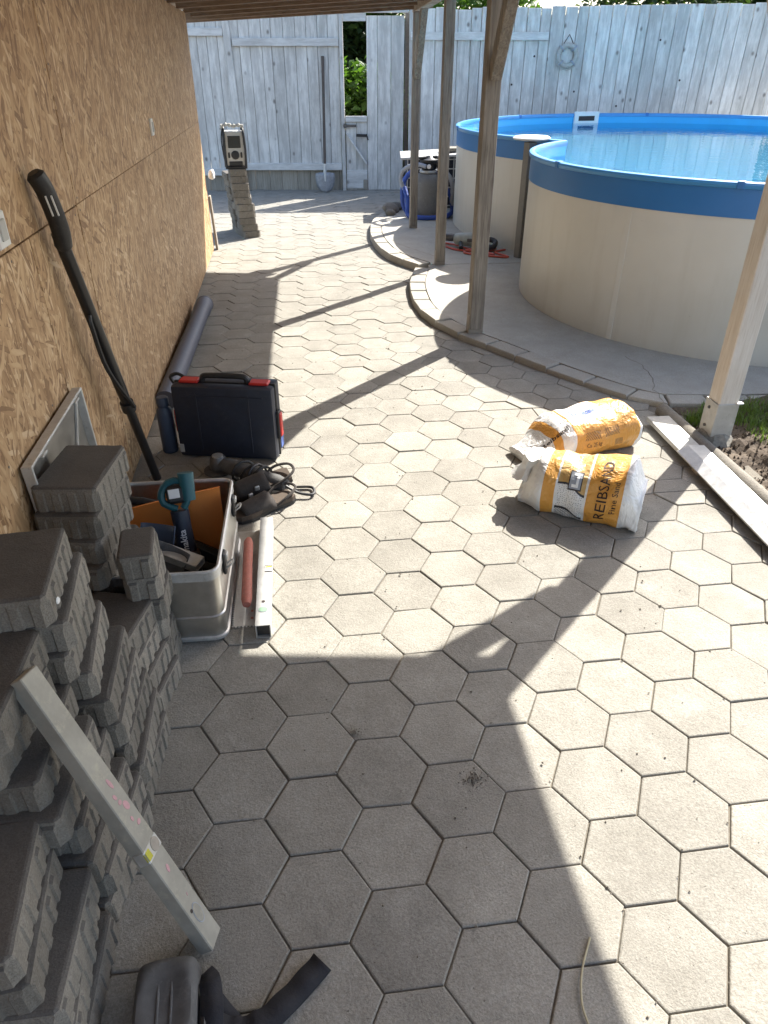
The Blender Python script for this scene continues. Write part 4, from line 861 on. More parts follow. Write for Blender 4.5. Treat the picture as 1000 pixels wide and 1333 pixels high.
def side2(t, col, u, v):
    top = math_n(t, 'MULTIPLY', between(t, u, 0.36, 0.72), between(t, v, 0.15, 0.33))
    col = mixc(t, top, col, WH)
    hz = math_n(t, 'MULTIPLY', math_n(t, 'ADD', between(t, u, 0.44, 0.58), between(t, u, 0.62, 0.76)), between(t, v, 0.415, 0.475))
    st_ = math_n(t, 'LESS_THAN', math_n(t, 'FRACT', math_n(t, 'ADD', math_n(t, 'MULTIPLY', u, 60.0), math_n(t, 'MULTIPLY', v, 46.0))), 0.42)
    col = mixc(t, math_n(t, 'MULTIPLY', hz, st_), col, (0.10, 0.06, 0.03))
    bar = math_n(t, 'MULTIPLY', between(t, u, 0.72, 0.80), between(t, v, 0.50, 0.535)); sb = math_n(t, 'LESS_THAN', math_n(t, 'FRACT', math_n(t, 'MULTIPLY', u, 120.0)), 0.5)
    return mixc(t, math_n(t, 'MULTIPLY', bar, sb), col, (0.10, 0.06, 0.03))
M['bag1'] = band_mat('sand_bag_film_a', [(0.0, WH), (0.215, OR), (0.318, WH), (0.575, OR), (0.845, WH)], side1)
M['bag2'] = band_mat('sand_bag_film_b', [(0.0, WH), (0.19, OR), (0.245, WH), (0.345, OR), (0.965, WH)], side2)
def bag_surface(L, W, H, fw, fh, seed, sag=None):
    def B(s, v, off=0.0):
        t = v * 2 * math.pi                         # v=0 : far side, .25 top, .5 near side, .75 under
        c, sn = math.cos(t), math.sin(t); w, h = W * fw(s), H * fh(s)
        P = Vector((L * (s - 0.5), w * math.copysign(abs(c) ** 0.78, c), 0)); z = h * math.copysign(abs(sn) ** 0.85, sn)
        nrm = Vector((0.15 * (s - 0.5), c * max(h, .02), sn * max(w, .02))).normalized()
        q = Vector((s * 5, math.cos(t) * 1.3, math.sin(t) * 1.3 + seed))
        wr = 0.012 * noise.noise(q) + 0.008 * noise.noise(q * 2.1 + Vector((4, 0, 0))) + (0.002 + 0.006 * max(0, 1 - 4 * s)) * noise.noise(Vector((s * 16, math.cos(t) * 4, math.sin(t) * 4 + seed)))
        P += Vector((0, c, sn)) * wr * min(1, h / (H * 0.6)) + nrm * off
        zz = h * 0.80 + z + (wr * sn * min(1, h / (H * .6))) + off * nrm.z
        P.z = max(zz, 0.004 + 0.0) + (sag(s) if sag else 0)
        return P
    return B
def build_bag(name, label, cat, loc, rot, B, mat, NS=72, NT=72):
    t_ = thing(name, label, cat, loc, (0, 0, rot)); vs, fs, uv = [], [], []
    for i in range(NS + 1):
        for k in range(NT): vs.append(B(i / NS, k / NT))
    for i in range(NS):
        for k in range(NT): fs.append((i * NT + k, (i + 1) * NT + k, (i + 1) * NT + (k + 1) % NT, i * NT + (k + 1) % NT)); uv.append((i, k))
    fs.append(tuple(range(NT))); fs.append(tuple(NS * NT + k for k in range(NT))[::-1])
    me = bpy.data.meshes.new('sack'); me.from_pydata(vs, [], fs); me.materials.append(M[mat]); ul = me.uv_layers.new(name='UVMap')
    li = 0
    for f, (i, k) in zip(fs, uv):
        for (a, b) in ((i, k), (i + 1, k), (i + 1, k + 1), (i, k + 1)): ul.data[li].uv = (a / NS, b / NT); li += 1
    for c in (0, 1):
        for _ in range(NT): ul.data[li].uv = (c, 0); li += 1
    for p in me.polygons: p.use_smooth = True
    link('sack', me, t_); return t_
def print_on(t_, B, body, size, s0, v0, mat, vert=True, L=0.5, circ=0.7, bold=False, name='lettering'):
    vs, fs, w = text_mesh(body, size, bold)
    b = bmesh.new(); bv = [b.verts.new(v) for v in vs]
    for f in fs:
        try: b.faces.new([bv[i] for i in f])
        except ValueError: pass
    bmesh.ops.triangulate(b, faces=b.faces[:])
    for _ in range(3):
        le = [e for e in b.edges if e.calc_length() > 0.008]
        if le: bmesh.ops.subdivide_edges(b, edges=le, cuts=1); bmesh.ops.triangulate(b, faces=b.faces[:])
    b.verts.index_update(); vs = [v.co.copy() for v in b.verts]; fs = [[v.index for v in f.verts] for f in b.faces]; b.free()
    out = []
    for p in vs:
        if vert: s, v = s0 - p.y / L, v0 - p.x / circ          # reads upwards
        else: s, v = s0 + p.x / L, v0 - p.y / circ
        out.append(B(s, v, 0.0022))
    MB().add(out, fs).build(name, M[mat], t_)
def sm(a, b, x): u = max(0, min(1, (x - a) / (b - a))); return u * u * (3 - 2 * u)
fw1 = lambda s: 0.50 + 0.50 * sm(0, 0.22, s) - 0.10 * sm(0.86, 1, s)
fh1 = lambda s: 0.30 + 0.62 * sm(0, 0.16, s) + 0.13 * sm(.5, .82, s) - 0.42 * sm(0.88, 1.0, s)
B1 = bag_surface(0.47, 0.135, 0.128, fw1, fh1, 3.1)
b1 = build_bag('sand_bag', 'orange and white sand bag lettered REIBSAND lying in front', 'sand bag', (1.115, 1.455, 0.0), R(-31), B1, 'bag1')
print_on(b1, B1, 'REIBSAND', 0.054, 0.735, 0.565, 'ink', True, 0.47, 0.80, False)
print_on(b1, B1, 'Fine Sand', 0.030, 0.812, 0.53, 'ink', True, 0.47, 0.80)
# the dark square emblem with a white stroke on the logo panel
def patch(t_, B, s0, s1, v0, v1, mat, off, n=6, name='emblem'):
    vs, fs = [], []
    for i in range(n + 1):
        for k in range(n + 1): vs.append(B(s0 + (s1 - s0) * i / n, v0 + (v1 - v0) * k / n, off))
    for i in range(n):
        for k in range(n): fs.append((i * (n + 1) + k, (i + 1) * (n + 1) + k, (i + 1) * (n + 1) + k + 1, i * (n + 1) + k + 1))
    return MB().add(vs, fs).build(name, M[mat], t_)
patch(b1, B1, 0.42, 0.525, 0.335, 0.445, 'ink', 0.002); patch(b1, B1, 0.428, 0.517, 0.343, 0.437, 'ink_grey', 0.0032)
for (a, b, c, d) in ((0.478, 0.498, 0.352, 0.428), (0.446, 0.498, 0.412, 0.428), (0.452, 0.498, 0.352, 0.364)): patch(b1, B1, a, b, c, d, 'ink_white', 0.0044, 3)
# crumpled gathered neck of the front bag
mm = MB(); vs = []
for i in range(7):
    u = i / 6
    for k in range(24):
        a = 2 * math.pi * k / 24; r_ = 0.05 * (1 - 0.35 * math.sin(u * 3.1)) + 0.014 * noise.noise(Vector((math.cos(a) * 3, math.sin(a) * 3, u * 4))); vs.append((-0.232 + 0.035 * u + r_ * 1.15 * math.cos(a) * (1 - .25 * u), 0.01 + r_ * 1.3 * math.sin(a), 0.095 + 0.10 * u + 0.012 * noise.noise(Vector((a * 2, u * 3, 7)))))
mm.add(vs, [(i * 24 + k, i * 24 + (k + 1) % 24, (i + 1) * 24 + (k + 1) % 24, (i + 1) * 24 + k) for i in range(6) for k in range(24)] + [tuple(6 * 24 + k for k in range(24))])
mm.build('gathered_neck', M['white'], b1, True)
# standing end seam of the front bag
vs = []; NSM = 15
for i in range(NSM):
    v = 0.10 + 0.56 * i / (NSM - 1); p = B1(0.985, v); q = p + Vector((0.008 + 0.003 * math.sin(i * 1.7), 0.002 * math.sin(i * 2.3), 0.004)); vs += [p - Vector((0.02, 0, 0)), q]
mm = MB().add(vs, [(2 * i, 2 * i + 2, 2 * i + 3, 2 * i + 1) for i in range(NSM - 1)]); o = mm.build('end_seam', M['white'], b1, True); o.modifiers.new('thickness', 'SOLIDIFY').thickness = 0.003
fw2 = lambda s: 0.62 + 0.38 * sm(0, 0.30, s) - 0.06 * sm(.9, 1, s)
fh2 = lambda s: 0.22 + 0.72 * sm(0, 0.38, s) + 0.06 * sm(.4, .8, s) - 0.22 * sm(0.93, 1.0, s)
B2 = bag_surface(0.57, 0.135, 0.108, fw2, fh2, 8.4)
b2 = build_bag('sand_bag', 'orange sand bag with a white end lying behind the lettered one', 'sand bag', (1.265, 1.955, 0.0), R(17), B2, 'bag2')
print_on(b2, B2, 'Reibsand', 0.042, 0.42, 0.275, 'ink_blue', False, 0.62, 0.80, True)
print_on(b2, B2, 'Reibsand', 0.034, 0.12, 0.35, 'ink', False, 0.62, 0.80, True)
print_on(b2, B2, 'Ca. 25 kg', 0.022, 0.45, 0.51, 'ink', False, 0.62, 0.80)

# ---------------------------------------------------------------- boxed aluminium screed on the right
pk = thing('screed_plank', 'long pale aluminium screed board lying along the concrete edging', 'plank', (1.78, 2.165, 0))
dv = Vector((1.727, 0.60, 0)) - Vector((1.78, 2.165, 0))
pk.rotation_euler = (0, 0, math.atan2(-0.053, 1.565) - 0.0)
# local axis: -y runs along the board
MB().box((0, -0.95, 0.030), (0.115, 1.90, 0.022), bevel=0.003).build('board', M['alu_old'], pk)
MB().add([(-0.066, -0.36, 0.036), (-0.02, -0.36, 0.062), (0.056, -0.36, 0.058), (0.056, -0.36, 0.042), (-0.066, -2.1, 0.036), (-0.02, -2.1, 0.062), (0.056, -2.1, 0.058), (0.056, -2.1, 0.042)], [(0, 1, 5, 4), (1, 2, 6, 5), (2, 3, 7, 6), (3, 0, 4, 7), (3, 2, 1, 0), (4, 5, 6, 7)]).build('angled_profile', M['alu_dull'], pk)
MB().box((-0.03, -0.5, 0.009), (0.03, 0.05, 0.02)).build('spacer', M['plinth'], pk); MB().box((-0.03, -1.7, 0.009), (0.03, 0.05, 0.02)).build('spacer', M['plinth'], pk)

# ---------------------------------------------------------------- tool case, bottle, pipe
tc_ = thing('tool_case', 'dusty navy plastic tool case on edge with red latches', 'tool case', (-0.298, 2.075, 0.006), (0, 0, R(-13)))
CWD, CHT, CTH = 0.445, 0.335, 0.15
MB().box((0, 0.0, CHT / 2), (CWD, 0.062, CHT), bevel=0.014, seg=2).build('front_shell', M['navy'], tc_, True)
MB().box((0, 0.075, CHT / 2), (CWD - 0.006, 0.08, CHT - 0.006), bevel=0.014, seg=2).build('rear_shell', M['navy'], tc_, True)
MB().box((0, 0.036, CHT / 2), (CWD + 0.006, 0.012, CHT + 0.006), bevel=0.003).build('rim_seam', M['black'], tc_)
for k in (-1, 1): MB().box((k * 0.115, -0.0315, CHT / 2), (0.006, 0.004, CHT - 0.06), bevel=0.001).build('rib', M['navy'], tc_)
MB().box((0, -0.0315, CHT - .04), (CWD - .08, 0.004, 0.006), bevel=0.001).build('rib', M['navy'], tc_)
MB().tube(smoothpath([(-0.10, 0.04, CHT), (-0.095, 0.04, CHT + 0.022), (-0.06, 0.04, CHT + 0.028), (0.06, 0.04, CHT + 0.028), (0.095, 0.04, CHT + 0.022), (0.10, 0.04, CHT)], 4), 0.013, 8).build('handle', M['black'], tc_, True)
for k in (-1, 1):
    MB().box((k * 0.155, 0.038, CHT + 0.004), (0.085, 0.055, 0.014), bevel=0.005).build('latch', M['red'], tc_)
    MB().box((k * (CWD / 2 + 0.006), 0.03, CHT * 0.45), (0.016, 0.045, 0.13), bevel=0.004).build('latch_bed', M['black'], tc_)
    MB().box((k * (CWD / 2 + 0.014), 0.03, CHT * 0.45), (0.012, 0.034, 0.11), bevel=0.004).build('latch', M['red'], tc_)
    MB().box((k * 0.15, 0.04, -0.001), (0.05, 0.09, 0.012), bevel=0.003).build('foot', M['black'], tc_)
MB().box((CWD / 2 - 0.0005, 0.085, 0.05), (0.004, 0.045, 0.07), bevel=0.001).build('sticker', M['ink_blue'], tc_)
MB().box((CWD / 2 - 0.0005, 0.085, 0.11), (0.004, 0.045, 0.045), bevel=0.001).build('sticker', M['ink_white'], tc_)
MB().box((-CWD / 2 + 0.012, -0.031, 0.04), (0.02, 0.003, 0.04), bevel=0.001).build('sticker', M['silver'], tc_)
MB().tube(smoothpath([(-0.225, 0.05, CHT - 0.03), (-0.25, 0.06, CHT + 0.005), (-0.22, 0.065, CHT + 0.02), (-0.19, 0.06, CHT + 0.01)], 4), 0.008, 6).build('carry_loop', M['black'], tc_, True)
bo = thing('drink_bottle', 'slate blue drink bottle standing beside the tool case', 'bottle', (-0.575, 2.165, 0.001))
MB().lathe([(0.033, 0), (0.036, 0.005), (0.036, 0.185), (0.033, 0.205), (0.024, 0.218), (0.022, 0.225)], 20).build('body', M['bottle'], bo, True)
MB().lathe([(0.0255, 0.222), (0.027, 0.226), (0.026, 0.258), (0.022, 0.265)], 18).build('cap', M['bottle'], bo, True)
pp = thing('drain_pipe', 'grey-blue plastic drain pipe lying at the foot of the strand board wall', 'pipe', (-0.605, 4.37, 0.058))
vs, fs = [], []; n = 24; Lp = 1.75; prof = [(0.0, 0.049), (0.0, 0.056), (-0.17, 0.056), (-0.19, 0.052), (-Lp, 0.052)]
MB().lathe([(0.046, -Lp), (0.052, -Lp), (0.052, -0.19), (0.058, -0.17), (0.058, 0.0), (0.052, 0.0), (0.051, -0.15)], n, Matrix.Rotation(R(-91.5), 4, 'X') @ Matrix.Rotation(R(0), 4, 'Z')).build('tube', M['pipe'], pp, True)
pp.rotation_euler = (R(1.5), 0, R(-1.5))
MB().lathe([(0.059, -0.012), (0.0605, -0.008), (0.0605, -0.002), (0.057, 0.0)], n, Matrix.Rotation(R(-91.5), 4, 'X')).build('socket_rim', M['pipe'], pp, True)

# ---------------------------------------------------------------- vacuum tube leaning on the wall
vt = thing('suction_tube', 'black suction tube leaning against the strand board wall', 'tube', (-0.597, 1.885, 0))
top = Vector((-0.668 + 0.597, 1.455 - 1.885, 1.22)); low = Vector((0, 0, 0.012)); dirv = (top - low).normalized()
MB().tube([low, low + dirv * 0.55], [0.0175, 0.0175], 14).build('lower_tube', M['black_smooth'], vt, True)
MB().tube([low + dirv * 0.45, low + dirv * 0.52, low + dirv * 1.13], [0.019, 0.0208, 0.0208], 14).build('upper_tube', M['black_smooth'], vt, True)
MB().tube([low + dirv * 0.40, low + dirv * 0.44], [0.026, 0.026], 14).build('collar', M['black'], vt, True)
MB().tube(smoothpath([low + dirv * 1.08, low + dirv * 1.15 + Vector((0.012, 0.0, 0)), low + dirv * 1.26 + Vector((0.012, 0, 0.0)), low + dirv * 1.315], 4), [0.021] + [0.027] * 11 + [0.018], 12).build('grip', M['black'], vt, True)
for k in (0, 1): MB().bar(low + dirv * 1.19 + Vector((0.016 + .014 * k, -0.029 + .007 * k, 0.0)), low + dirv * 1.25 + Vector((0.016 + .014 * k, -0.029 + .007 * k, 0.0)), 0.004, 0.004, (1, 0, 0)).build('slot_trim', M['white'], vt)
MB().tube(smoothpath([low + dirv * 0.42 + Vector((.026, -.01, 0)), low + dirv * 0.62 + Vector((-0.005, -0.042, 0)), low + dirv * 0.8 + Vector((0.0, -0.04, 0)), low + dirv * 0.84 + Vector((0, -0.02, 0))], 5), 0.008, 7).build('cable', M['black'], vt, True)

# ---------------------------------------------------------------- aluminium lid leaning at the wall
ld = thing('aluminium_cover', 'bare aluminium box cover leaning on the wall behind the blocks', 'cover', (-0.668, 1.115, -0.005), (0, R(-1.8), 0))
MB().box((0, 0, 0.33), (0.004, 0.54, 0.60)).build('sheet', M['alu'], ld)
for (c, s_) in (((0.012, -0.268, 0.33), (0.03, 0.008, 0.61)), ((0.012, 0.268, 0.33), (0.03, 0.008, 0.61)), ((0.012, 0, 0.632), (0.03, 0.54, 0.008)), ((0.012, 0, 0.028), (0.03, 0.54, 0.008))): MB().box(c, s_, bevel=0.002).build('flange', M['alu_dull'], ld)
MB().bar((0.006, -0.26, 0.05), (0.006, 0.26, 0.61), 0.012, 0.006, (1, 0, 0)).build('stiffening_crease', M['alu_dull'], ld)
for y_ in (-0.18, 0.18): MB().box((0.02, y_, 0.626), (0.03, 0.045, 0.008), bevel=0.002).build('hinge', M['galv'], ld)

# ---------------------------------------------------------------- open aluminium box
bx = thing('aluminium_box', 'open brushed aluminium transport box full of tools', 'box', (-0.42, 1.115, 0.002), (0, 0, R(-1.5)))
XW, YL, ZH, CR = 0.375, 0.55, 0.262, 0.035
def rrect(w, l, r, n=6):
    out = []
    for cx, cy, a0 in ((w / 2 - r, l / 2 - r, 0), (-w / 2 + r, l / 2 - r, 90), (-w / 2 + r, -l / 2 + r, 180), (w / 2 - r, -l / 2 + r, 270)):
        for k in range(n + 1): a = R(a0 + 90 * k / n); out.append((cx + r * math.cos(a), cy + r * math.sin(a)))
    return out
def ringsweep(prof, name, mat, par, bottom=False):
    vs, fs = [], []; n = None
    for d, z in prof:
        o_ = rrect(XW + 2 * d, YL + 2 * d, max(0.004, CR + d)); n = len(o_); vs += [(x, y, z) for x, y in o_]
    for i in range(len(prof) - 1):
        for k in range(n): fs.append((i * n + k, i * n + (k + 1) % n, (i + 1) * n + (k + 1) % n, (i + 1) * n + k))
    if bottom: fs.append(tuple(k for k in range(n))[::-1]); fs.append(tuple((len(prof) - 1) * n + k for k in range(n)))
    return MB().add(vs, fs).build(name, M[mat], par, True)
ringsweep([(-0.012, 0.0), (-0.002, 0.008), (0.0, 0.014), (0.0, 0.085), (0.004, 0.089), (0.004, 0.095), (0.0, 0.099), (0.0, 0.225), (0.0, ZH - 0.004), (-0.003, ZH - 0.004), (-0.003, 0.012)], 'shell', 'alu', bx, True)
ringsweep([(0.0, 0.004), (0.005, 0.006), (0.006, 0.016), (0.0005, 0.020)], 'base_bead', 'alu_dull', bx)
ringsweep([(0.0005, ZH - 0.032), (0.004, ZH - 0.030), (0.004, ZH - 0.006), (0.006, ZH), (0.002, ZH + 0.004), (-0.004, ZH + 0.003), (-0.006, ZH - 0.004), (-0.0035, ZH - 0.01)], 'rim_bead', 'alu_dull', bx)
for y_ in (-0.165, 0.165):
    l_ = MB().box((XW / 2 + 0.007, y_, ZH - 0.045), (0.012, 0.036, 0.075), bevel=0.004).build('latch', M['black_smooth'], bx)
    MB().tube(smoothpath([(XW / 2 + 0.012, y_ - 0.012, ZH - 0.06), (XW / 2 + 0.03, y_ - 0.012, ZH - 0.045), (XW / 2 + 0.03, y_ + 0.012, ZH - 0.045), (XW / 2 + 0.012, y_ + 0.012, ZH - 0.06)], 4), 0.003, 6).build('latch_wire', M['galv'], l_)
    MB().box((XW / 2 + 0.014, y_, ZH - 0.02), (0.012, 0.026, 0.018), bevel=0.003).build('latch_hook', M['galv'], l_)
h_ = MB().box((-0.02, -YL / 2 - 0.008, 0.15), (0.10, 0.012, 0.03), bevel=0.004).build('side_handle_plate', M['galv'], bx)
MB().tube([(0.03, -YL / 2 - 0.02, 0.15), (0.03, -YL / 2 - 0.03, 0.10), (-0.07, -YL / 2 - 0.03, 0.10), (-0.07, -YL / 2 - 0.02, 0.15)], 0.006, 7).build('side_handle', M['black'], bx)
def W(x, y, z): return (-0.42 + x, 1.115 + y, z)
ob = thing('orange_board', 'orange sheet standing inside the aluminium box', 'board', W(0.02, 0.115, 0.0145), (R(-10), 0, R(7)))
MB().prism([(-0.165, 0), (0.145, 0), (0.145, 0.275), (0.03, 0.262), (-0.165, 0.235)], -0.006, 0.006, Matrix.Rotation(R(90), 4, 'X')).build('sheet', M['orange'], ob)
# hand-held power tool leaning out of the box
pt = thing('power_tool', 'teal and black battery power tool leaning out of the aluminium box', 'power tool', W(0.055, -0.01, 0.065), (R(-20), R(-3), R(6)))
MB().tube([(0, 0, 0.0), (0, 0, 0.09), (0, 0, 0.16), (0, 0, 0.22)], [0.032, 0.031, 0.028, 0.030], 14).build('grip', M['navy'], pt, True)
MB().box((0, 0, 0.03), (0.078, 0.06, 0.10), bevel=0.012, seg=2).build('battery', M['black_smooth'], pt, True)
MB().tube(smoothpath([(-0.005, 0, 0.225), (-0.044, 0, 0.25), (-0.046, 0, 0.285), (-0.02, 0, 0.315), (0.02, 0, 0.315), (0.038, 0, 0.27), (0.015, 0, 0.225)], 2), 0.012, 8).build('guard_frame', M['teal'], pt, True)
MB().box((0, 0, 0.275), (0.062, 0.04, 0.06), bevel=0.01).build('head', M['black'], pt)
MB().tube([(0.034, 0.0, 0.25), (0.04, 0.0, 0.34)], [0.024, 0.026], 14).build('motor_end', M['teal'], pt, True)
MB().box((-0.005, -0.022, 0.28), (0.035, 0.004, 0.03), bevel=0.001).build('rating_plate', M['ink_white'], pt)
tv, tf, tw = text_mesh('makita', 0.03, True)
mt = Matrix.Translation((0.017, -0.0315, 0.012)) @ Matrix.Rotation(R(-90), 4, 'Y') @ Matrix.Rotation(R(90), 4, 'X')
MB().add([Vector((0.010 - p.y, -0.0345, 0.085 + p.x * 0.95)) for p in tv], tf).build('lettering', M['ink_white'], pt)
pf = thing('profile_offcut', 'short aluminium box-section offcut lying in the box', 'offcut', W(0.055, -0.115, 0.195), (R(8), R(8), R(-28)))
for (c, s_) in (((0, 0, 0.0), (0.13, 0.05, 0.003)), ((0, 0, 0.025), (0.13, 0.05, 0.003)), ((0, -0.0235, 0.0125), (0.13, 0.003, 0.028)), ((0, 0.0235, 0.0125), (0.13, 0.003, 0.028))): MB().box(c, s_, bevel=0.0008).build('profile_side', M['alu_old'], pf)
# dark trowels / bucket pieces inside
def scoop(name, label, cat, loc, rot, mat, L_=0.17, w=0.10):
    t_ = thing(name, label, cat, loc, rot); vs, fs = [], []
    for i in range(9):
        u = i / 8
        for k in range(9): a = R(-90 + 180 * k / 8); ww = w / 2 * (0.55 + 0.45 * math.sin(min(1, u * 1.3) * 1.57)); vs.append((L_ * u, ww * math.sin(a), -ww * 0.55 * math.cos(a) * (1 - .3 * u)))
    for i in range(8):
        for k in range(8): fs.append((i * 9 + k, i * 9 + k + 1, (i + 1) * 9 + k + 1, (i + 1) * 9 + k))
    o = MB().add(vs, fs).build('blade', M[mat], t_, True); o.modifiers.new('thickness', 'SOLIDIFY').thickness = 0.004
    MB().tube([(-0.09, 0, 0.005), (0.0, 0, -0.006), (0.03, 0, -0.012)], [0.013, 0.012, 0.006], 8).build('handle', M['black'], t_, True)
scoop('dust_scoop', 'dark blue scoop standing upright at the left of the box', 'scoop', W(-0.045, -0.105, 0.13), (0, R(-62), R(70)), 'bottle', 0.17, 0.12)
scoop('dust_scoop', 'black rounded scoop lying at the near end of the box', 'scoop', W(0.03, -0.10, 0.06), (R(20), R(-22), R(-70)), 'rubber', 0.15, 0.12)
scoop('dust_scoop', 'dusty black trough leaning on the near wall of the box', 'scoop', W(-0.04, -0.18, 0.11), (R(30), R(-55), R(40)), 'rubber', 0.17, 0.12)
bhn = thing('paint_scraper', 'black-handled scraper resting on the far left rim of the box', 'scraper', W(-0.09, 0.17, 0.245), (0, R(8), R(-8)))
MB().tube([(-0.09, 0, 0), (-0.02, 0, 0.003), (0.05, 0, 0)], [0.012, 0.016, 0.013], 10).build('grip', M['black'], bhn, True)
MB().tube([(0.045, 0, 0), (0.075, 0, -0.002)], [0.009, 0.007], 8).build('eyelet', M['black_smooth'], bhn, True)
jk = thing('box_filler', 'dark hose and cloth jumble in the bottom of the aluminium box', 'jumble', W(-0.0, -0.03, 0.014))
for k in range(4): MB().tube(smoothpath([(-0.15 + .02 * k, -0.2 + .1 * k, 0.03), (0.0, -0.18 + .1 * k, 0.06 + .015 * k), (0.14, -0.12 + .08 * k, 0.03)], 5), 0.03, 8).build('hose', M['black'], jk, True)

# ---------------------------------------------------------------- grinder, sandals
gr_ = thing('angle_grinder', 'dark angle grinder with coiled cord lying before the tool case', 'grinder', (-0.325, 1.905, 0.0), (0, 0, R(-37)))
MB().tube([(0.0, 0, 0.05), (0.07, 0, 0.052), (0.12, 0, 0.05), (0.30, 0, 0.045), (0.345, 0, 0.042)], [0.030, 0.036, 0.030, 0.034, 0.026], 14).build('motor_body', M['rubber'], gr_, True)
MB().lathe([(0.036, 0), (0.04, 0.012), (0.034, 0.045), (0.028, 0.055)], 16, Matrix.Translation((-0.015, 0, 0.03))).build('gear_head', M['steel_dark'], gr_, True)
MB().lathe([(0.062, 0.010), (0.062, 0.016), (0.02, 0.02)], 24, Matrix.Translation((-0.02, 0, 0.003))).build('disc', M['rubber'], gr_)
MB().lathe([(0.024, 0), (0.024, 0.006), (0.01, 0.007)], 14, Matrix.Translation((-0.015, 0, 0.084))).build('cap', M['galv'], gr_)
p = []
for k in range(40): a = k * 0.62; p.append((0.17 + 0.055 * math.sin(a * 0.21) + 0.012 * math.cos(a), 0.050 * math.cos(a), 0.05 + 0.045 * math.sin(a)))
MB().tube(p, 0.006, 6).build('coiled_cord', M['black'], gr_, True)
MB().tube(smoothpath([(0.34, 0, 0.042), (0.40, 0.01, 0.02), (0.45, 0.04, 0.012), (0.41, 0.09, 0.008), (0.35, 0.06, 0.008)], 5), 0.006, 6).build('cord', M['black'], gr_, True)
def sandal(label, loc, rot, mirror, tip=0.0):
    t_ = thing('sandal', label, 'sandal', loc, rot); out = []
    pr_ = [(0.0, 0.03), (0.02, 0.038), (0.07, 0.037), (0.12, 0.036), (0.17, 0.044), (0.22, 0.048), (0.26, 0.038), (0.28, 0.015)]
    o1 = [(x, w + (0.004 * mirror)) for x, w in pr_]; o2 = [(x, -w + 0.004 * mirror) for x, w in pr_][::-1]
    MB().prism(o2 + o1, 0.0, 0.012).build('outsole', M['black'], t_); MB().prism([(x * .985 + .002, y * .97) for x, y in o2 + o1], 0.012, 0.030).build('footbed', M['cork'], t_)
    for x0, x1, hgt_ in ((0.10, 0.235, 0.058),):
        vs, fs = [], []
        for i in range(7):
            x = x0 + (x1 - x0) * i / 6
            for k in range(11): a = R(180 * k / 10); vs.append((x + .01 * math.sin(a), 0.05 * math.cos(a) * (1 - .1 * (i / 6)), 0.014 + (hgt_ - .018 * i / 6) * math.sin(a) ** .8))
        for i in range(6):
            for k in range(10): fs.append((i * 11 + k, i * 11 + k + 1, (i + 1) * 11 + k + 1, (i + 1) * 11 + k))
        o = MB().add(vs, fs).build('upper_strap', M['suede'], t_, True); o.modifiers.new('thickness', 'SOLIDIFY').thickness = 0.004
    MB().box((0.16, -0.046 * mirror, 0.05), (0.02, 0.008, 0.024), rz(0), 0.003).build('buckle', M['galv'], t_)
    MB().tube(smoothpath([(0.10, 0.042, 0.02), (0.05, 0.048, 0.045), (0.0, 0.03, 0.055), (-0.015, 0, 0.055), (0.0, -0.03, 0.055), (0.05, -0.048, 0.045), (0.10, -0.042, 0.02)], 4), 0.006, 6).build('heel_strap', M['suede'], t_, True)
sandal('dark suede sandal lying flat beside the notched trowel', (-0.03, 1.665, 0.003), (0, 0, R(214)), 1)
sandal('dark suede sandal resting on its pair against the aluminium box', (-0.03, 1.76, 0.045), (R(-14), R(6), R(200)), -1)

# ---------------------------------------------------------------- spirit levels, notched trowel
lv = thing('spirit_level', 'short silver spirit level lying flat in the sun beside the trowel', 'spirit level', (-0.126, 1.14, 0.002), (0, 0, R(-0.3)))
LL, LW, LH = 0.62, 0.046, 0.05
for (c, s_) in (((0, 0, LH - 0.001), (LW, LL, 0.0025)), ((0, 0, 0.001), (LW, LL, 0.0025)), ((-LW / 2 + 0.0015, 0, LH / 2), (0.003, LL, LH - .006)), ((LW / 2 - 0.0015, 0, LH / 2), (0.003, LL, LH - .006))): MB().box(c, s_).build('profile_side', M['level_new'], lv)
MB().box((0, -LL / 2 + 0.012, LH / 2), (LW - 0.008, 0.006, LH - 0.008)).build('end_plug', M['black'], lv)
MB().lathe([(0.0165, 0), (0.0165, 0.0012)], 24, Matrix.Translation((0, -0.235, LH + 0.0003)) @ Matrix.Diagonal((1, .8, 1, 1))).build('logo_ring', M['ink_grey'], lv)
MB().lathe([(0.0135, 0), (0.0135, 0.0018)], 24, Matrix.Translation((0, -0.235, LH + 0.0003)) @ Matrix.Diagonal((1, .8, 1, 1))).build('logo', M['green_print'], lv)
MB().lathe([(0.0055, 0), (0.0055, 0.0012)], 14, Matrix.Translation((0, -0.195, LH + 0.0003))).build('hanging_hole', M['ink'], lv)
vw = MB().box((0.013, -0.02, LH + 0.0002), (0.022, 0.032, 0.003)).build('vial_window', M['white'], lv)
MB().tube([(0.004, -0.012, LH + .001), (0.024, -0.012, LH + .001)], 0.0035, 8).build('vial', M['vial'], vw)
for dy in (-0.004, -0.036): MB().box((0.013, dy, LH + 0.001), (0.024, 0.002, 0.003)).build('vial_frame', M['ink'], vw)

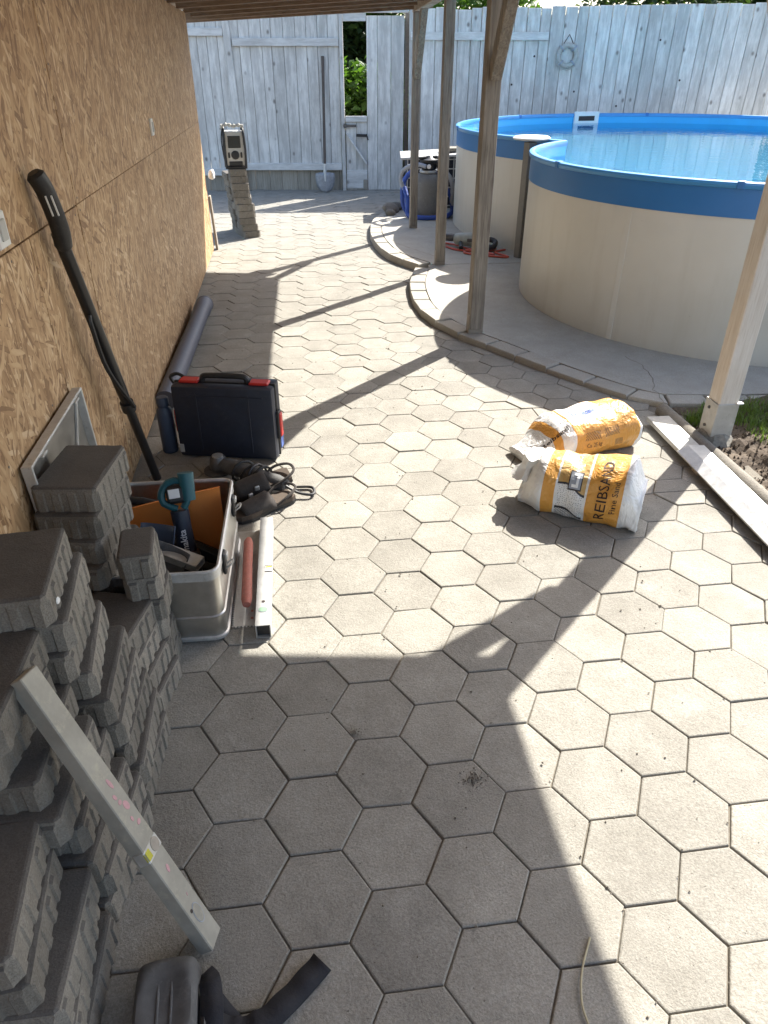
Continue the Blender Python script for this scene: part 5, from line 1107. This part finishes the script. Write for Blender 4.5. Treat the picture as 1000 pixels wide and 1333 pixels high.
l2 = thing('spirit_level', 'mortar-stained spirit level with pink marks leaning on the blocks', 'spirit level', (-0.222, -0.078, 0.0))
tp = Vector((-0.492, 0.140, 0.578)); bt = Vector((-0.214, -0.072, 0.014)); ax = (tp - bt).normalized()
fn = Vector((1.0, -0.05, 0.5)); fn = (fn - ax * fn.dot(ax)).normalized(); sdv = ax.cross(fn)
Lq = (tp - bt).length; rot3 = Matrix((sdv, ax, fn)).transposed()
l2.location = bt; l2.rotation_euler = rot3.to_euler()
MB().box((0, Lq / 2, 0.0), (0.054, Lq, 0.024), bevel=0.002).box((0, Lq / 2, -0.012), (0.052, Lq - .002, 0.012)).build('profile', M['level_old'], l2)
MB().box((0, 0.245, 0.0), (0.0575, 0.030, 0.0255), bevel=0.002).build('vial_housing', M['galv'], l2)
MB().box((-0.019, 0.245, 0.0095), (0.020, 0.024, 0.008), bevel=0.003).build('vial', M['vial'], l2, True)
MB().lathe([(0.014, 0), (0.014, 0.0006)], 20, Matrix.Translation((0.010, 0.245, 0.0129))).build('vial_window', M['shoe'], l2)
MB().lathe([(0.0175, 0), (0.0175, 0.0006)], 22, Matrix.Translation((0.0, 0.075, 0.0122)) @ Matrix.Diagonal((.8, 1.3, 1, 1))).build('logo_ring', M['ink_grey'], l2)
MB().lathe([(0.0155, 0), (0.0155, 0.0008)], 22, Matrix.Translation((0.0, 0.075, 0.0124)) @ Matrix.Diagonal((.8, 1.3, 1, 1))).build('logo', M['level_old'], l2)
MB().lathe([(0.004, 0), (0.004, 0.0006)], 10, Matrix.Translation((-0.013, 0.092, 0.0123))).build('hanging_hole', M['ink'], l2)
for (x_, y_, a, b) in ((0.004, 0.40, 0.010, 0.026), (-0.006, 0.375, 0.009, 0.014), (0.008, 0.345, 0.016, 0.022), (0.0, 0.318, 0.008, 0.012), (0.010, 0.302, 0.014, 0.010), (0.002, 0.19, 0.010, 0.018), (0.004, 0.12, 0.003, 0.008), (-0.002, 0.36, 0.012, 0.010)):
    MB().lathe([(1.0, 0), (0.9, 0.0004)], 9, Matrix.Translation((x_, y_, 0.0122 + random.uniform(0, .0004))) @ Matrix.Rotation(random.uniform(-.5, .5), 4, 'Z') @ Matrix.Diagonal((a / 2, b / 2, 1, 1))).build('pink_mark', M['ink_pink'], l2)

nt_ = thing('notched_trowel', 'steel notched trowel with a worn red wooden handle', 'trowel', (-0.193, 1.16, 0.0025), (0, 0, R(1)))
out = []; hw, hl = 0.042, 0.275; q = 0.0055
def teeth(p0, p1, inw):
    p0, p1 = Vector(p0), Vector(p1); d = p1 - p0; n = int(d.length / (2 * q)); d.normalize(); inn = Vector(inw) * 0.006
    for k in range(n): out.extend([p0 + d * (2 * q * k), p0 + d * (2 * q * k + q), p0 + d * (2 * q * k + q) + inn, p0 + d * (2 * q * k + 2 * q) + inn])
teeth((-hw, hl), (-hw, -hl), (1, 0)); teeth((-hw, -hl), (hw, -hl), (0, 1)); out.extend([Vector((hw, -hl)), Vector((hw, hl))])
MB().prism(out, 0.0, 0.0022).build('plate', M['alu_dull'], nt_)
hd = MB().tube([(0.008, -0.215, 0.042), (0.008, -0.19, 0.045), (0.008, 0.0, 0.047), (0.008, 0.13, 0.045), (0.008, 0.155, 0.042)], [0.013, 0.0175, 0.0165, 0.0175, 0.012], 12).build('handle', M['red_wood'], nt_, True)
for y_ in (-0.13, 0.09): MB().bar((0.008, y_, 0.0), (0.008, y_, 0.04), 0.012, 0.03, (0, 1, 0)).build('handle_post', M['galv'], nt_)
for y_ in (-0.235, -0.2): MB().lathe([(0.005, 0), (0.003, 0.003)], 8, Matrix.Translation((0.022, y_, 0.002))).build('rivet', M['red_wood'], nt_)

# ---------------------------------------------------------------- knee pad with its strap, mortar crumb, straw, grit
kp = thing('knee_pad', 'dusty dark rubber knee pad with loose black straps', 'knee pad', (-0.283, -0.205, 0.003), (0, 0, R(4)))
mm = MB(); vs = []; NU, NV = 18, 18
for i in range(NU + 1):
    for k in range(NV + 1):
        u, v = -1 + 2 * i / NU, -1 + 2 * k / NV; du = min(1, abs(u)); dv_ = min(1, abs(v))
        z = 0.07 * (1 - du ** 9) ** .5 * (1 - dv_ ** 9) ** .5 - 0.010 * max(0, 1 - (u * u + v * v) * 1.6)
        cu = 1 - 0.10 * (u * u * v * v); vs.append((0.062 * u * cu, 0.10 * v * cu, z))
mm.add(vs, [(i * (NV + 1) + k, (i + 1) * (NV + 1) + k, (i + 1) * (NV + 1) + k + 1, i * (NV + 1) + k + 1) for i in range(NU) for k in range(NV)])
mm.build('shell', M['rubber'], kp, True)
for k in range(4): MB().box((-0.036 + 0.024 * k, -0.0, 0.0605), (0.006, 0.12, 0.006), bevel=0.002).build('grip_rib', M['rubber'], kp)
MB().box((0.066, -0.01, 0.03), (0.012, 0.06, 0.03), bevel=0.003).build('buckle', M['black_smooth'], kp)
def strap(pts, w, name='strap', th=0.004):
    pts = smoothpath(pts, 7); vs, fs = [], []
    for i, p in enumerate(pts):
        d = (pts[min(i + 1, len(pts) - 1)] - pts[max(i - 1, 0)]).normalized(); n = Vector((-d.y, d.x, 0)).normalized() * w / 2
        vs += [p + n + Vector((0, 0, 0.003 * math.sin(i * 1.1))), p - n]
    for i in range(len(pts) - 1): fs.append((2 * i, 2 * i + 1, 2 * i + 3, 2 * i + 2))
    o = MB().add(vs, fs).build(name, M['black_fabric'], kp, True); o.modifiers.new('thickness', 'SOLIDIFY').thickness = th
strap([(0.055, -0.02, 0.03), (0.09, -0.035, 0.03), (0.13, -0.045, 0.022), (0.18, -0.035, 0.022), (0.24, 0.008, 0.012), (0.29, 0.048, 0.010)], 0.046, 'strap', 0.006)
strap([(0.06, 0.03, 0.02), (0.085, 0.01, 0.03), (0.12, -0.03, 0.012), (0.15, -0.06, 0.018), (0.11, -0.09, 0.010)], 0.035)
strap([(0.06, 0.07, 0.01), (0.078, 0.04, 0.04), (0.083, -0.02, 0.045), (0.075, -0.08, 0.02)], 0.04)
mm = MB()
def pebble(mm, x, y, r, z=0.0):
    vs = [Vector(d) * r * random.uniform(0.6, 1.25) + Vector((x, y, z + r * 0.35)) for d in ((1, 0, 0), (.2, 1, 0), (-1, .1, 0), (0, -1, .1), (0, 0, .8), (0, 0, -.6))]
    mm.add(vs, [(0, 1, 4), (1, 2, 4), (2, 3, 4), (3, 0, 4), (1, 0, 5), (2, 1, 5), (3, 2, 5), (0, 3, 5)])
for k in range(1500):
    y = random.uniform(-0.5, 3.5) if random.random() < .8 else random.uniform(3, 8); x = random.uniform(-0.65, 1.8 if y < 2.4 else 0.9)
    if random.random() < 0.45:   # along the joints
        q = round(x / (1.5 * S)); r0 = round(y / (R3 * S) - q / 2); a = random.randrange(6); u = random.random()
        p0 = Vector((math.cos(R(60 * a)), math.sin(R(60 * a)))); p1 = Vector((math.cos(R(60 * a + 60)), math.sin(R(60 * a + 60)))); p = p0.lerp(p1, u) * S
        x, y = S * 1.5 * q + p.x, S * R3 * (r0 + q / 2) + p.y
    if x < -0.66: continue
    pebble(mm, x + random.gauss(0, .004), y + random.gauss(0, .004), abs(random.gauss(0, 0.0017)) + 0.0009)
for k in range(150): a = random.uniform(0, 6.28); q = abs(random.gauss(0, 0.02)); pebble(mm, 0.399 + q * math.cos(a), 0.245 + q * .8 * math.sin(a), random.uniform(0.001, 0.0035), random.uniform(0, 0.003))
for k in range(60): a = random.uniform(0, 6.28); q = abs(random.gauss(0, 0.012)); pebble(mm, 0.12 + q * math.cos(a), 0.43 + q * math.sin(a), random.uniform(0.001, 0.003))
tag(mm.build('grit', M['grit']), 'loose sand grains and grit scattered over the hexagonal pavers', 'grit', kind='stuff')
tag(MB().tube(smoothpath([(0.545, -0.155, 0.004), (0.505, -0.215, 0.006), (0.485, -0.27, 0.005), (0.487, -0.32, 0.004)], 6), 0.0022, 6).build('straw', M['straw'], None, True), 'bent dry grass stalk lying on the pavers in the shade edge', 'straw')
